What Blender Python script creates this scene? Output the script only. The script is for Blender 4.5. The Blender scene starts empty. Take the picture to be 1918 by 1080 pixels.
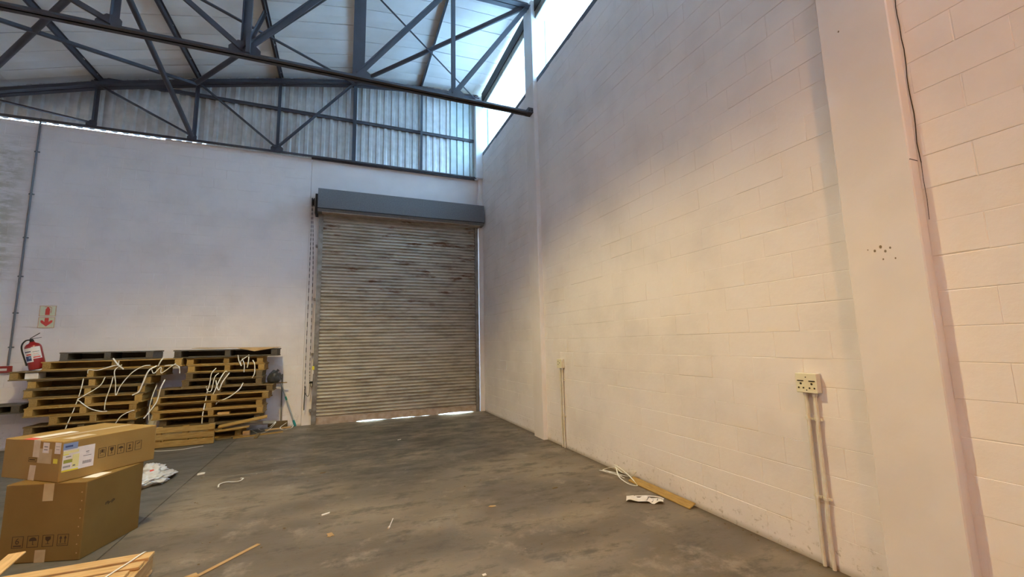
import bpy, math, random
from mathutils import Vector, Matrix, Euler
random.seed(7)
PI = math.pi
sc = bpy.context.scene
col = sc.collection

# ------------------------------------------------------------------ camera
cam_d = bpy.data.cameras.new('camera'); cam = bpy.data.objects.new('camera', cam_d); col.objects.link(cam)
cam_d.sensor_width = 36; cam_d.lens = 778.23/1918*36; cam_d.clip_start = .02; cam_d.clip_end = 300
CR = Vector((.92713622, -.37412862, -.02112362)); CU = Vector((-.02913095, -.1281611, .99132544)); CF = Vector((.37359045, .91847837, .12972151))
EYE = Vector((0, 0, 1.5))
cam.matrix_world = Matrix(((CR.x, CU.x, -CF.x, 0), (CR.y, CU.y, -CF.y, 0), (CR.z, CU.z, -CF.z, 1.5), (0, 0, 0, 1)))
sc.camera = cam

# ------------------------------------------------------------------ sky, lamps, exposure
world = bpy.data.worlds.new('sky'); sc.world = world; world.use_nodes = True
wn = world.node_tree.nodes; wl = world.node_tree.links
bg = wn['Background']
sky = wn.new('ShaderNodeTexSky'); sky.sky_type = 'NISHITA'; sky.sun_disc = False
sky.sun_elevation = math.radians(38); sky.sun_rotation = math.radians(200); sky.air_density = 1.2; sky.dust_density = 1.5
wl.new(sky.outputs[0], bg.inputs[0]); bg.inputs[1].default_value = 7.8
sc.view_settings.view_transform = 'Standard'; sc.view_settings.look = 'None'
sc.view_settings.exposure = 0.0; sc.view_settings.gamma = 1; sc.view_settings.use_curve_mapping = False

LAMPS = [  # x, y, z of the reflector mouth, watts, colour, cone
    (1.0, -1.8, 5.3, 370, (1, .52, .14), 152),
    (-1.5, 3.8, 6.4, 1080, (1, .84, .39), 118),
    (-1.9, 2.6, 6.5, 150, (1, .62, .25), 150),  # added next to the middle lamp to widen its light
    (-4.2, -2.2, 5.3, 330, (1, .45, .12), 150),  # unseen fill lamp, added to redden the light on the walls
]

# ------------------------------------------------------------------ materials
def mat(name, base, rough=.6, metal=0., **k):
    """noise mottled principled material. k: var (second colour), scale, bump, bscale, stretch"""
    m = bpy.data.materials.new(name); m.use_nodes = True
    n = m.node_tree.nodes; l = m.node_tree.links; b = n['Principled BSDF']
    b.inputs['Roughness'].default_value = rough; b.inputs['Metallic'].default_value = metal
    b.inputs['Specular IOR Level'].default_value = k.get('spec', .4)
    b.inputs['Base Color'].default_value = (*base, 1)
    tc = n.new('ShaderNodeTexCoord'); mp = n.new('ShaderNodeMapping')
    l.new(tc.outputs['Object'], mp.inputs[0]); mp.inputs['Scale'].default_value = k.get('stretch', (1, 1, 1))
    if k.get('rand'):
        oi = n.new('ShaderNodeObjectInfo'); ml = n.new('ShaderNodeMath'); ml.operation = 'MULTIPLY'; ml.inputs[1].default_value = 37
        l.new(oi.outputs['Random'], ml.inputs[0]); cb = n.new('ShaderNodeCombineXYZ')
        for i in range(3): l.new(ml.outputs[0], cb.inputs[i])
        l.new(cb.outputs[0], mp.inputs['Location'])
    if 'var' in k:
        t = n.new('ShaderNodeTexNoise'); t.inputs['Scale'].default_value = k.get('scale', 6); t.inputs['Detail'].default_value = 5
        l.new(mp.outputs[0], t.inputs[0])
        r = n.new('ShaderNodeValToRGB'); r.color_ramp.elements[0].position = k.get('lo', .35); r.color_ramp.elements[1].position = k.get('hi', .68)
        r.color_ramp.elements[0].color = (*base, 1); r.color_ramp.elements[1].color = (*k['var'], 1)
        l.new(t.outputs[0], r.inputs[0]); out = r.outputs[0]
        if k.get('rand'):
            hs = n.new('ShaderNodeHueSaturation'); mr = n.new('ShaderNodeMapRange'); mr.inputs[3].default_value = 1-k['rand']; mr.inputs[4].default_value = 1+k['rand']
            l.new(oi.outputs['Random'], mr.inputs[0]); l.new(mr.outputs[0], hs.inputs['Value']); l.new(out, hs.inputs['Color']); out = hs.outputs[0]
        l.new(out, b.inputs['Base Color'])
    if 'bump' in k:
        t2 = n.new('ShaderNodeTexNoise'); t2.inputs['Scale'].default_value = k.get('bscale', 60); t2.inputs['Detail'].default_value = 4
        l.new(mp.outputs[0], t2.inputs[0]); bu = n.new('ShaderNodeBump'); bu.inputs['Strength'].default_value = k['bump']; bu.inputs['Distance'].default_value = k.get('bdist', .004)
        l.new(t2.outputs[0], bu.inputs['Height']); l.new(bu.outputs[0], b.inputs['Normal'])
    return m

def mixer(n, l, a, b, f, mode='MIX'):
    x = n.new('ShaderNodeMix'); x.data_type = 'RGBA'; x.blend_type = mode
    for s, v in ((x.inputs[0], f), (x.inputs[6], a), (x.inputs[7], b)):
        if isinstance(v, (int, float)): s.default_value = v
        elif isinstance(v, tuple): s.default_value = (*v, 1)
        else: l.new(v, s)
    return x.outputs[2]
def noise(n, l, vec, scale, detail=4, rough=.55):
    t = n.new('ShaderNodeTexNoise'); t.inputs['Scale'].default_value = scale; t.inputs['Detail'].default_value = detail; t.inputs['Roughness'].default_value = rough
    l.new(vec, t.inputs[0]); return t.outputs[0]
def remap(n, l, v, a, b, c=0., d=1.):
    m = n.new('ShaderNodeMapRange'); m.interpolation_type = 'SMOOTHSTEP'; l.new(v, m.inputs[0])
    for i, x in zip((1, 2, 3, 4), (a, b, c, d)): m.inputs[i].default_value = x
    return m.outputs[0]
def mul(n, l, *vs):
    o = vs[0]
    for v in vs[1:]:
        m = n.new('ShaderNodeMath'); m.operation = 'MULTIPLY'; l.new(o, m.inputs[0])
        if isinstance(v, (int, float)): m.inputs[1].default_value = v
        else: l.new(v, m.inputs[1])
        o = m.outputs[0]
    return o

def wall_paint():
    m = bpy.data.materials.new('wall_paint'); m.use_nodes = True
    n = m.node_tree.nodes; l = m.node_tree.links; b = n['Principled BSDF']; b.inputs['Roughness'].default_value = .55; b.inputs['Specular IOR Level'].default_value = .3
    g = n.new('ShaderNodeNewGeometry'); P = g.outputs['Position']; sp = n.new('ShaderNodeSeparateXYZ'); l.new(P, sp.inputs[0])
    c = mixer(n, l, (.82, .75, .73), (.73, .665, .645), remap(n, l, noise(n, l, P, 1.6, 6), .4, .75))
    # grime, splashes and chipped paint just above the floor
    low = mul(n, l, remap(n, l, sp.outputs[2], .42, .0), remap(n, l, noise(n, l, P, 22, 6, .7), .55, .68))
    c = mixer(n, l, c, (.30, .23, .16), mul(n, l, low, .65))
    sk = mul(n, l, remap(n, l, sp.outputs[2], .06, .0), .6)
    c = mixer(n, l, c, (.26, .20, .13), sk)
    # scattered scuffs
    c = mixer(n, l, c, (.33, .27, .22), mul(n, l, remap(n, l, noise(n, l, P, 9, 7, .75), .70, .76), .5))
    # brown water stain by the far corner of the rear wall
    st = mul(n, l, remap(n, l, sp.outputs[0], -4.85, -5.25), remap(n, l, sp.outputs[1], 9.0, 9.2), remap(n, l, sp.outputs[2], 2.5, 3.0), remap(n, l, sp.outputs[2], 5.3, 4.7))
    mp = n.new('ShaderNodeMapping'); mp.inputs['Scale'].default_value = (2.2, 2.2, 7); l.new(P, mp.inputs[0])
    c = mixer(n, l, c, (.42, .36, .27), mul(n, l, st, remap(n, l, noise(n, l, mp.outputs[0], 1.5, 6, .65), .38, .62), .75))
    l.new(c, b.inputs['Base Color'])
    bu = n.new('ShaderNodeBump'); bu.inputs['Strength'].default_value = .35; bu.inputs['Distance'].default_value = .004
    l.new(noise(n, l, P, 26, 8, .62), bu.inputs['Height'])
    b2 = n.new('ShaderNodeBump'); b2.inputs['Strength'].default_value = .5; b2.inputs['Distance'].default_value = .012
    l.new(noise(n, l, P, 3.2, 3), b2.inputs['Height']); l.new(bu.outputs[0], b2.inputs['Normal']); l.new(b2.outputs[0], b.inputs['Normal'])
    return m
def concrete():
    m = bpy.data.materials.new('concrete'); m.use_nodes = True
    n = m.node_tree.nodes; l = m.node_tree.links; b = n['Principled BSDF']; b.inputs['Specular IOR Level'].default_value = .45
    g = n.new('ShaderNodeNewGeometry'); P = g.outputs['Position']; sp = n.new('ShaderNodeSeparateXYZ'); l.new(P, sp.inputs[0])
    mp = n.new('ShaderNodeMapping'); mp.inputs['Scale'].default_value = (.7, 1.5, 1); mp.inputs['Rotation'].default_value = (0, 0, .25); l.new(P, mp.inputs[0])
    a = noise(n, l, mp.outputs[0], .9, 8, .62); a2 = noise(n, l, mp.outputs[0], 3.6, 8, .7); a3 = noise(n, l, P, 14, 8, .7)
    c = mixer(n, l, (.132, .104, .074), (.24, .19, .134), remap(n, l, a, .40, .60))
    c = mixer(n, l, c, (.078, .064, .050), mul(n, l, remap(n, l, a2, .48, .66), .8))
    c = mixer(n, l, c, (.33, .27, .205), mul(n, l, remap(n, l, noise(n, l, P, 2.3, 9, .72), .53, .68), .6))
    c = mixer(n, l, c, (.06, .05, .04), mul(n, l, remap(n, l, a3, .56, .72), .6))
    # the floor turns greyer and darker towards the pallets
    c = mixer(n, l, c, (.075, .075, .070), mul(n, l, remap(n, l, sp.outputs[0], -1.3, -1.75), .75))
    # darker blotchy patch in front of the shutter
    dx = n.new('ShaderNodeVectorMath'); dx.operation = 'DISTANCE'; l.new(P, dx.inputs[0]); dx.inputs[1].default_value = (.9, 7.2, 0)
    c = mixer(n, l, c, (.05, .046, .038), mul(n, l, remap(n, l, dx.outputs['Value'], 3.3, .8), remap(n, l, a2, .30, .58), .75))
    # dirt swept up against the walls
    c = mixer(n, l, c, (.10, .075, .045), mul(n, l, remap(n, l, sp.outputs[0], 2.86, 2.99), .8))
    l.new(c, b.inputs['Base Color'])
    l.new(remap(n, l, a2, .3, .7, .42, .62), b.inputs['Roughness'])
    bu = n.new('ShaderNodeBump'); bu.inputs['Strength'].default_value = .25; bu.inputs['Distance'].default_value = .004
    l.new(noise(n, l, P, 35, 7, .65), bu.inputs['Height']); l.new(bu.outputs[0], b.inputs['Normal'])
    return m
def translucent():
    m = bpy.data.materials.new('fibreglass_sheet'); m.use_nodes = True
    n = m.node_tree.nodes; l = m.node_tree.links; n.remove(n['Principled BSDF'])
    t = n.new('ShaderNodeBsdfTranslucent'); t.inputs[0].default_value = (.60, .84, 1.0, 1)
    d = n.new('ShaderNodeBsdfDiffuse'); d.inputs[0].default_value = (.75, .85, .85, 1)
    mx = n.new('ShaderNodeMixShader'); mx.inputs[0].default_value = .2; l.new(t.outputs[0], mx.inputs[1]); l.new(d.outputs[0], mx.inputs[2]); l.new(mx.outputs[0], n['Material Output'].inputs[0])
    return m
def shutter_steel():
    m = bpy.data.materials.new('shutter_steel'); m.use_nodes = True
    n = m.node_tree.nodes; l = m.node_tree.links; b = n['Principled BSDF']; b.inputs['Metallic'].default_value = .45; b.inputs['Roughness'].default_value = .42
    g = n.new('ShaderNodeNewGeometry'); P = g.outputs['Position']; sp = n.new('ShaderNodeSeparateXYZ'); l.new(P, sp.inputs[0])
    mp = n.new('ShaderNodeMapping'); mp.inputs['Scale'].default_value = (1.2, 1, 5); l.new(P, mp.inputs[0])
    c = mixer(n, l, (.50, .455, .375), (.29, .255, .20), remap(n, l, noise(n, l, mp.outputs[0], 1.5, 6, .7), .4, .7))
    r = mul(n, l, remap(n, l, noise(n, l, mp.outputs[0], 1.1, 5, .7), .54, .66), remap(n, l, sp.outputs[2], 1.5, 2.8))
    c = mixer(n, l, c, (.15, .06, .025), mul(n, l, r, .9)); l.new(c, b.inputs['Base Color'])
    return m

M = dict(
    wall=wall_paint(), floor=concrete(), clear=translucent(), shutter=shutter_steel(),
    subfloor=mat('joint_dirt', (.04, .035, .03), .9),
    plaster=mat('column_paint', (.80, .73, .705), .6, var=(.74, .67, .64), scale=2.5, bump=.25, bscale=20),
    steel=mat('grey_steel_paint', (.058, .058, .070), .5, spec=.4, var=(.046, .046, .056), scale=5),
    white_steel=mat('white_steel_paint', (.74, .76, .78), .45),
    foil=mat('roof_insulation', (.84, .85, .84), .4, var=(.76, .76, .74), scale=2, bump=.35, bscale=3, bdist=.03, rand=.04),
    galv=mat('galvanised_sheet', (.74, .735, .73), .30, .6, var=(.60, .595, .58), scale=7),
    galv_bright=mat('bright_flashing', (.80, .80, .78), .3, .3), pale_sheet=mat('pale_sheet', (.52, .58, .57), .4, .25, var=(.44, .50, .49), scale=6),
    galv_dull=mat('galvanised_hood', (.125, .122, .125), .6, .1, var=(.17, .165, .165), scale=40, lo=.3, hi=.7),
    guide=mat('guide_steel', (.30, .28, .25), .5, .6, var=(.18, .15, .12), scale=9),
    rail=mat('bottom_rail_paint', (.45, .35, .29), .6, var=(.33, .24, .18), scale=12),
    dark=mat('dark_iron', (.02, .019, .018), .6, .3),
    black=mat('soft_black', (.012, .012, .013), .5),
    ink=mat('printing_ink', (.055, .032, .016), .8),
    void_roof=mat('roof_joint', (.16, .16, .16), .8), void=mat('hole_dark', (.03, .025, .02), .9),
    plug=mat('plug_dirt', (.22, .16, .11), .9),
    pine=mat('yellow_pine', (.40, .25, .075), .62, var=(.27, .155, .042), scale=9, stretch=(1, 9, 9), bump=.25, bscale=30, rand=.22),
    fresh=mat('fresh_pine', (.66, .42, .19), .58, var=(.50, .29, .11), scale=7, stretch=(1, 9, 9), bump=.2, bscale=30, rand=.12),
    aged=mat('aged_pine', (.21, .14, .06), .7, var=(.12, .08, .036), scale=9, stretch=(1, 9, 9), bump=.3, bscale=30, rand=.25),
    grey=mat('weathered_wood', (.11, .092, .07), .75, var=(.065, .054, .045), scale=9, stretch=(1, 9, 9), bump=.3, bscale=30, rand=.2),
    silver=mat('bleached_wood', (.24, .21, .17), .75, var=(.16, .14, .11), scale=9, stretch=(1, 9, 9), bump=.3, bscale=30, rand=.15),
    kraft=mat('brown_cardboard', (.33, .20, .055), .72, var=(.28, .165, .042), scale=3, bump=.12, bscale=60),
    kraft2=mat('dark_cardboard', (.205, .12, .028), .72, var=(.17, .092, .018), scale=2.5, bump=.12, bscale=60),
    kraft_scrap=mat('scrap_cardboard', (.46, .29, .13), .75, var=(.38, .23, .10), scale=8),
    tape=mat('packing_tape', (.50, .37, .20), .35, var=(.43, .30, .15), scale=10),
    tape_pale=mat('pale_tape', (.62, .50, .36), .4, var=(.52, .40, .26), scale=14),
    paper=mat('white_paper', (.78, .73, .70), .7, var=(.70, .66, .63), scale=20),
    yellow=mat('yellow_print', (.72, .62, .05), .6), pale_yellow=mat('pale_yellow_print', (.72, .66, .30), .6),
    blue=mat('blue_label', (.22, .29, .46), .6), navy=mat('navy_print', (.04, .06, .16), .6), olive=mat('olive_print', (.28, .30, .05), .6),
    redp=mat('red_print', (.62, .06, .04), .6), grey_ink=mat('grey_print', (.16, .15, .16), .7),
    red=mat('red_enamel', (.27, .012, .012), .28, spec=.6), rubber=mat('black_rubber', (.015, .015, .016), .55),
    cream=mat('photoluminescent_cream', (.66, .66, .46), .5), conduit=mat('grey_conduit', (.16, .16, .165), .45, .2),
    beige=mat('painted_conduit', (.74, .68, .58), .5, var=(.66, .58, .47), scale=18), plate=mat('socket_plate', (.76, .70, .52), .4),
    strap=mat('white_strap', (.80, .79, .76), .4), plastic=mat('white_polythene', (.56, .57, .60), .3, bump=.6, bscale=40, bdist=.01),
    bag=mat('black_bin_bag', (.045, .048, .055), .32, bump=.6, bscale=16, bdist=.03),
    teal=mat('teal_plastic', (.02, .22, .22), .4), pole=mat('aluminium_pole', (.42, .46, .46), .35, .6),
    lampshade=mat('lamp_reflector', (.55, .55, .56), .35, .8), ground=mat('outside_paving', (.55, .53, .50), .8, var=(.48, .46, .43), scale=3),
    grit=mat('floor_crumbs', (.34, .28, .20), .8),
)
def glow(name, c, s):
    m = bpy.data.materials.new(name); m.use_nodes = True; b = m.node_tree.nodes['Principled BSDF']
    b.inputs['Emission Color'].default_value = (*c, 1); b.inputs['Emission Strength'].default_value = s; return m

# ------------------------------------------------------------------ mesh building
class MB:
    def __init__(s): s.v = []; s.f = []
    def add(s, v, f):
        o = len(s.v); s.v += [tuple(x) for x in v]; s.f += [tuple(i+o for i in t) for t in f]; return s
    def box(s, a, b, T=None):
        (x0, y0, z0), (x1, y1, z1) = a, b
        v = [Vector(p) for p in ((x0, y0, z0), (x1, y0, z0), (x1, y1, z0), (x0, y1, z0), (x0, y0, z1), (x1, y0, z1), (x1, y1, z1), (x0, y1, z1))]
        if T: v = [T @ p for p in v]
        return s.add(v, ((3, 2, 1, 0), (4, 5, 6, 7), (0, 1, 5, 4), (1, 2, 6, 5), (2, 3, 7, 6), (3, 0, 4, 7)))
    def cbox(s, a, b, c=.004, T=None):
        """box with its edges chamfered by c"""
        (x0, y0, z0), (x1, y1, z1) = a, b; v = []; 
        for ax in range(3):
            for sx in (0, 1):
                for sy in (0, 1):
                    for sz in (0, 1):
                        p = [(x0, x1)[sx], (y0, y1)[sy], (z0, z1)[sz]]
                        for k in range(3):
                            if k != ax: p[k] += c if (sx, sy, sz)[k] == 0 else -c
                        v.append(Vector(p))
        if T: v = [T @ p for p in v]
        I = lambda ax, sx, sy, sz: ax*8+sx*4+sy*2+sz
        f = [(I(0, 0, 0, 0), I(0, 0, 0, 1), I(0, 0, 1, 1), I(0, 0, 1, 0)), (I(0, 1, 0, 0), I(0, 1, 1, 0), I(0, 1, 1, 1), I(0, 1, 0, 1)),
             (I(1, 0, 0, 0), I(1, 1, 0, 0), I(1, 1, 0, 1), I(1, 0, 0, 1)), (I(1, 0, 1, 0), I(1, 0, 1, 1), I(1, 1, 1, 1), I(1, 1, 1, 0)),
             (I(2, 0, 0, 0), I(2, 0, 1, 0), I(2, 1, 1, 0), I(2, 1, 0, 0)), (I(2, 0, 0, 1), I(2, 1, 0, 1), I(2, 1, 1, 1), I(2, 0, 1, 1))]
        for a1, a2, t in ((0, 1, 2), (0, 2, 1), (1, 2, 0)):
            for i in (0, 1):
                for j in (0, 1):
                    def q(ax, e):
                        k = [0, 0, 0]; k[a1] = i; k[a2] = j; k[t] = e; return I(ax, *k)
                    f.append((q(a1, 0), q(a1, 1), q(a2, 1), q(a2, 0)))
        for sx in (0, 1):
            for sy in (0, 1):
                for sz in (0, 1): f.append((I(0, sx, sy, sz), I(1, sx, sy, sz), I(2, sx, sy, sz)))
        return s.add(v, f)
    def beam(s, p, q, w, h, up=(0, 0, 1), off=(0, 0)):
        """rectangular bar from p to q; h along up, w across"""
        p = Vector(p); q = Vector(q); d = (q-p).normalized(); up = Vector(up); x = d.cross(up).normalized(); u = x.cross(d).normalized()
        c = [x*(off[0]+a*w/2)+u*(off[1]+b*h/2) for a, b in ((-1, -1), (1, -1), (1, 1), (-1, 1))]
        return s.add([p+k for k in c]+[q+k for k in c], ((3, 2, 1, 0), (4, 5, 6, 7), (0, 1, 5, 4), (1, 2, 6, 5), (2, 3, 7, 6), (3, 0, 4, 7)))
    def angle(s, p, q, a, b, up=(0, 0, 1), t=.008, flip=1):
        """L section: flange a across at the bottom, leg b up"""
        s.beam(p, q, a, t, up, (0, -b/2+t/2)); return s.beam(p, q, t, b, up, (flip*(-a/2+t/2), 0))
    def tube(s, pts, r, n=8, caps=True):
        pts = [Vector(p) for p in pts]; rs = r if isinstance(r, (list, tuple)) else [r]*len(pts); v = []; f = []; X = None
        for i, p in enumerate(pts):
            d = (pts[min(i+1, len(pts)-1)]-pts[max(i-1, 0)]).normalized()
            if X is None: X = d.orthogonal().normalized()
            X = (X-d*X.dot(d)).normalized(); Y = d.cross(X)
            v += [p+(X*math.cos(2*PI*k/n)+Y*math.sin(2*PI*k/n))*rs[i] for k in range(n)]
        for i in range(len(pts)-1):
            for k in range(n): a = i*n+k; b = i*n+(k+1) % n; f.append((a, b, b+n, a+n))
        if caps: f += [tuple(range(n-1, -1, -1)), tuple(range((len(pts)-1)*n, len(pts)*n))]
        return s.add(v, f)
    def ribbon(s, pts, w, t, up=(0, -1, .2)):
        """flat band swept through pts (smoothed)"""
        P = smooth(pts, 6); v = []; f = []; up = Vector(up)
        for i, p in enumerate(P):
            d = (P[min(i+1, len(P)-1)]-P[max(i-1, 0)]).normalized(); x = d.cross(up)
            x = x.normalized() if x.length > .05 else d.orthogonal().normalized(); u = x.cross(d)
            v += [p-x*w/2-u*t/2, p+x*w/2-u*t/2, p+x*w/2+u*t/2, p-x*w/2+u*t/2]
        for i in range(len(P)-1):
            for k in range(4): a = i*4+k; b = i*4+(k+1) % 4; f.append((a, b, b+4, a+4))
        f += [(3, 2, 1, 0), tuple(range(len(v)-4, len(v)))]
        return s.add(v, f)
    def lathe(s, prof, n=20, T=None):
        v = []; f = []
        for r, z in prof: v += [Vector((r*math.cos(2*PI*k/n), r*math.sin(2*PI*k/n), z)) for k in range(n)]
        if T: v = [T @ p for p in v]
        for i in range(len(prof)-1):
            for k in range(n): a = i*n+k; b = i*n+(k+1) % n; f.append((a, b, b+n, a+n))
        f += [tuple(range(n-1, -1, -1)), tuple(range((len(prof)-1)*n, len(prof)*n))]
        return s.add(v, f)
    def prism(s, poly, d, T=None):
        """polygon in xy extruded by d along z"""
        n = len(poly); v = [Vector((x, y, 0)) for x, y in poly]+[Vector((x, y, d)) for x, y in poly]
        if T: v = [T @ p for p in v]
        return s.add(v, [tuple(range(n-1, -1, -1)), tuple(range(n, 2*n))]+[(i, (i+1) % n, (i+1) % n+n, i+n) for i in range(n)])
    def build(s, name, m, parent=None, sm=False, loc=None, rot=None, **props):
        me = bpy.data.meshes.new(name); me.from_pydata(s.v, [], s.f); me.update()
        if sm:
            for p in me.polygons: p.use_smooth = True
            try: me.set_sharp_from_angle(angle=math.radians(40))
            except Exception: pass
        if isinstance(m, str): m = M[m]
        me.materials.append(m)
        return link(name, me, parent, loc, rot, **props)
def smooth(pts, k=6):
    P = [Vector(p) for p in pts]; out = []
    if len(P) < 3: return P
    E = [P[0]*2-P[1]]+P+[P[-1]*2-P[-2]]
    for i in range(1, len(E)-2):
        a, b, c, d = E[i-1:i+3]
        for j in range(k):
            t = j/k; out.append(.5*((2*b)+(c-a)*t+(2*a-5*b+4*c-d)*t*t+(3*b-a-3*c+d)*t**3))
    out.append(P[-1]); return out
def link(name, me, parent=None, loc=None, rot=None, **props):
    o = bpy.data.objects.new(name, me); col.objects.link(o); o.parent = parent
    if loc is not None: o.location = loc
    if rot is not None: o.rotation_euler = rot
    for k, v in props.items(): o[k] = v
    return o
def thing(name, label, cat, loc=(0, 0, 0), rot=(0, 0, 0), group=None):
    o = bpy.data.objects.new(name, None); col.objects.link(o); o.location = loc; o.rotation_euler = rot; o.empty_display_size = .1
    o['label'] = label; o['category'] = cat
    if group: o['group'] = group
    return o
def T3(o, x, y=None, z=None):
    """matrix from origin and axes"""
    x = Vector(x).normalized(); z = Vector(z).normalized() if z is not None else None; y = Vector(y).normalized() if y is not None else z.cross(x)
    if z is None: z = x.cross(y)
    return Matrix(((x.x, y.x, z.x, o[0]), (x.y, y.y, z.y, o[1]), (x.z, y.z, z.z, o[2]), (0, 0, 0, 1)))
ST = dict(kind='structure')

# ------------------------------------------------------------------ room dimensions (metres)
WX = 3.0; RY = 9.25; LX = -6.6; FY = -6.5
ROOF = [(-6.9, 5.36), (-5.34, 5.93), (-4.2, 6.30), (-2.74, 6.68), (-1.35, 7.02), (.1, 7.32), (1.55, 7.50), (2.8, 7.56), (3.4, 7.58)]
def roof(x):
    for (a, za), (b, zb) in zip(ROOF, ROOF[1:]):
        if x <= b: return za+(zb-za)*(x-a)/(b-a)
    return ROOF[-1][1]

# ------------------------------------------------------------------ floor: slabs with saw joints
fl = MB().box((LX-.3, FY-.3, -.16), (WX+.3, RY+.05, -.018)).build('floor', 'subfloor', **ST)
XJ = [LX-.3, -1.612, WX+.3]; YJ = [FY-.3, -3.6, 1.25, 6.1, RY+.05]
for x0, x1 in zip(XJ, XJ[1:]):
    for y0, y1 in zip(YJ, YJ[1:]):
        MB().cbox((x0+.003, y0+.003, -.018), (x1-.003, y1-.003, 0), .003).build('slab', 'floor', fl)
MB().box((-30, RY+.05, -.2), (30, 40, -.02)).build('ground', 'ground', **ST)

# ------------------------------------------------------------------ block walls
def block_mesh(L, H, seed, axis):
    """one painted block face: chamfered to a shallow joint, edges worn differently on each side"""
    r = random.Random(seed); e = [r.choice((.0008, .002, .004, .006)) for _ in range(4)]; D = .0035; g = .0004
    w = [(-L/2+g, -H/2+g), (L/2-g, -H/2+g), (L/2-g, H/2-g), (-L/2+g, H/2-g)]
    j = lambda: r.uniform(-.0015, .0015)
    i_ = [(-L/2+g+e[0]+j(), -H/2+g+e[1]+j()), (L/2-g-e[2], -H/2+g+e[1]+j()), (L/2-g-e[2], H/2-g-e[3]+j()), (-L/2+g+e[0], H/2-g-e[3])]
    v = [(a, b, -D) for a, b in w]+[(a, b, r.uniform(-.0008, .0008)) for a, b in i_]
    f = [(4, 5, 6, 7)]+[(k, (k+1) % 4, (k+1) % 4+4, k+4) for k in range(4)]
    if axis == 'x': vv = [(-z, -a, b) for a, b, z in v]      # faces -x; local a runs along -y
    else: vv = [(a, -z, b) for a, b, z in v]                  # faces -y
    me = bpy.data.meshes.new('block'); me.from_pydata(vv, [], f); me.update(); me.materials.append(M['wall']); return me
def lay_blocks(parent, axis, spans, z1, P=.19, L=.395):
    """running bond on a wall plane; the 300 that show largest are objects, the others one joined part"""
    cells = []; k = 0; z = -.17
    rows = 0
    z = .02-.0
    z = 0.
    hs = [.21]+[P]*40
    for h in hs:
        if z >= z1-.01: break
        h = min(h, z1-z)
        for (a, b) in spans:
            u = a-(L/2 if k % 2 else 0)
            while u < b-.01:
                lo = max(a, u); hi = min(b, u+L)
                if hi-lo > .03: cells.append(((lo+hi)/2, z+h/2, hi-lo, h))
                u += L
        z += h; k += 1
    def score(c):
        p = Vector((WX, c[0], c[1])) if axis == 'x' else Vector((c[0], RY, c[1]))
        d = p-EYE; f = d.dot(CF)
        if f <= .05: return 0
        px = 778*d.dot(CR)/f; py = 778*d.dot(CU)/f
        if abs(px) > 990 or abs(py) > 570: return 0
        return c[2]*c[3]*(abs(d.x) if axis == 'x' else abs(d.y))/d.length**3
    cells.sort(key=score, reverse=True); cache = {}; rest = MB(); r = random.Random(3)
    for i, c in enumerate(cells):
        key = (round(c[2], 2), round(c[3], 2), r.randrange(6))
        if key not in cache: cache[key] = block_mesh(c[2], c[3], hash((key[0], key[1], key[2])) & 0xffff, axis)
        dz = r.uniform(-.0010, .0010); me = cache[key]
        loc = (WX+dz, c[0], c[1]) if axis == 'x' else (c[0], RY+dz, c[1])
        if i < 300: link('block', me, parent, loc)
        else: rest.add([Vector(v.co)+Vector(loc) for v in me.vertices], [tuple(p.vertices) for p in me.polygons])
    if rest.v: rest.build('block', 'wall', parent, kind='stuff')

P1 = (6.03, 6.37); P2 = (1.215, 1.585)         # the two wall pillars (y ranges)
wr = MB().box((WX+.0022, FY-.2, -.16), (WX+.2, RY+.2, 6.0)).build('wall_right', 'wall', **ST)
lay_blocks(wr, 'x', [(.2, P2[0]), (P2[1], P1[0]), (P1[1], 9.13)], 6.0)
wb = MB().box((LX-.2, RY+.0022, -.16), (-.71, RY+.2, 5.42)).build('wall_rear', 'wall', **ST)
lay_blocks(wb, 'y', [(-5.95, -.715)], 5.42)
# smooth plastered frame round the shutter
MB().box((-.705, RY-.004, 0), (-.47, RY+.2, 5.42)).box((-.47, RY-.004, 4.3), (2.83, RY+.2, 5.42)).box((2.83, RY-.004, 0), (WX+.002, RY+.2, 5.42)).build('door_frame', 'plaster', wb)
MB().box((LX-.2, FY-.2, -.16), (LX, RY+.2, 5.45)).build('wall_left', 'wall', **ST)
# wall behind the camera
wf = MB().box((LX, FY-.2, 0), (-5.0, FY, 7.7)).box((-5.0, FY-.2, 0), (-3.3, FY, 5.9)).box((-3.3, FY-.2, 0), (WX+.2, FY, 7.7)).build('wall_front', 'wall', **ST)
added_w4 = MB().box((-5.0, FY-.1, 5.88), (-3.3, FY-.05, 5.9)).build('added_window_4', 'steel', **ST)  # unseen high window, added to bring in more daylight from behind
MB().add([(-5.0, FY-.1, 5.9), (-3.3, FY-.1, 5.9), (-3.3, FY-.1, roof(-3.3)+.13), (-5.0, FY-.1, roof(-5.0)+.13)], ((0, 1, 2, 3),)).build('sheet', 'clear', added_w4)

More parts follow.
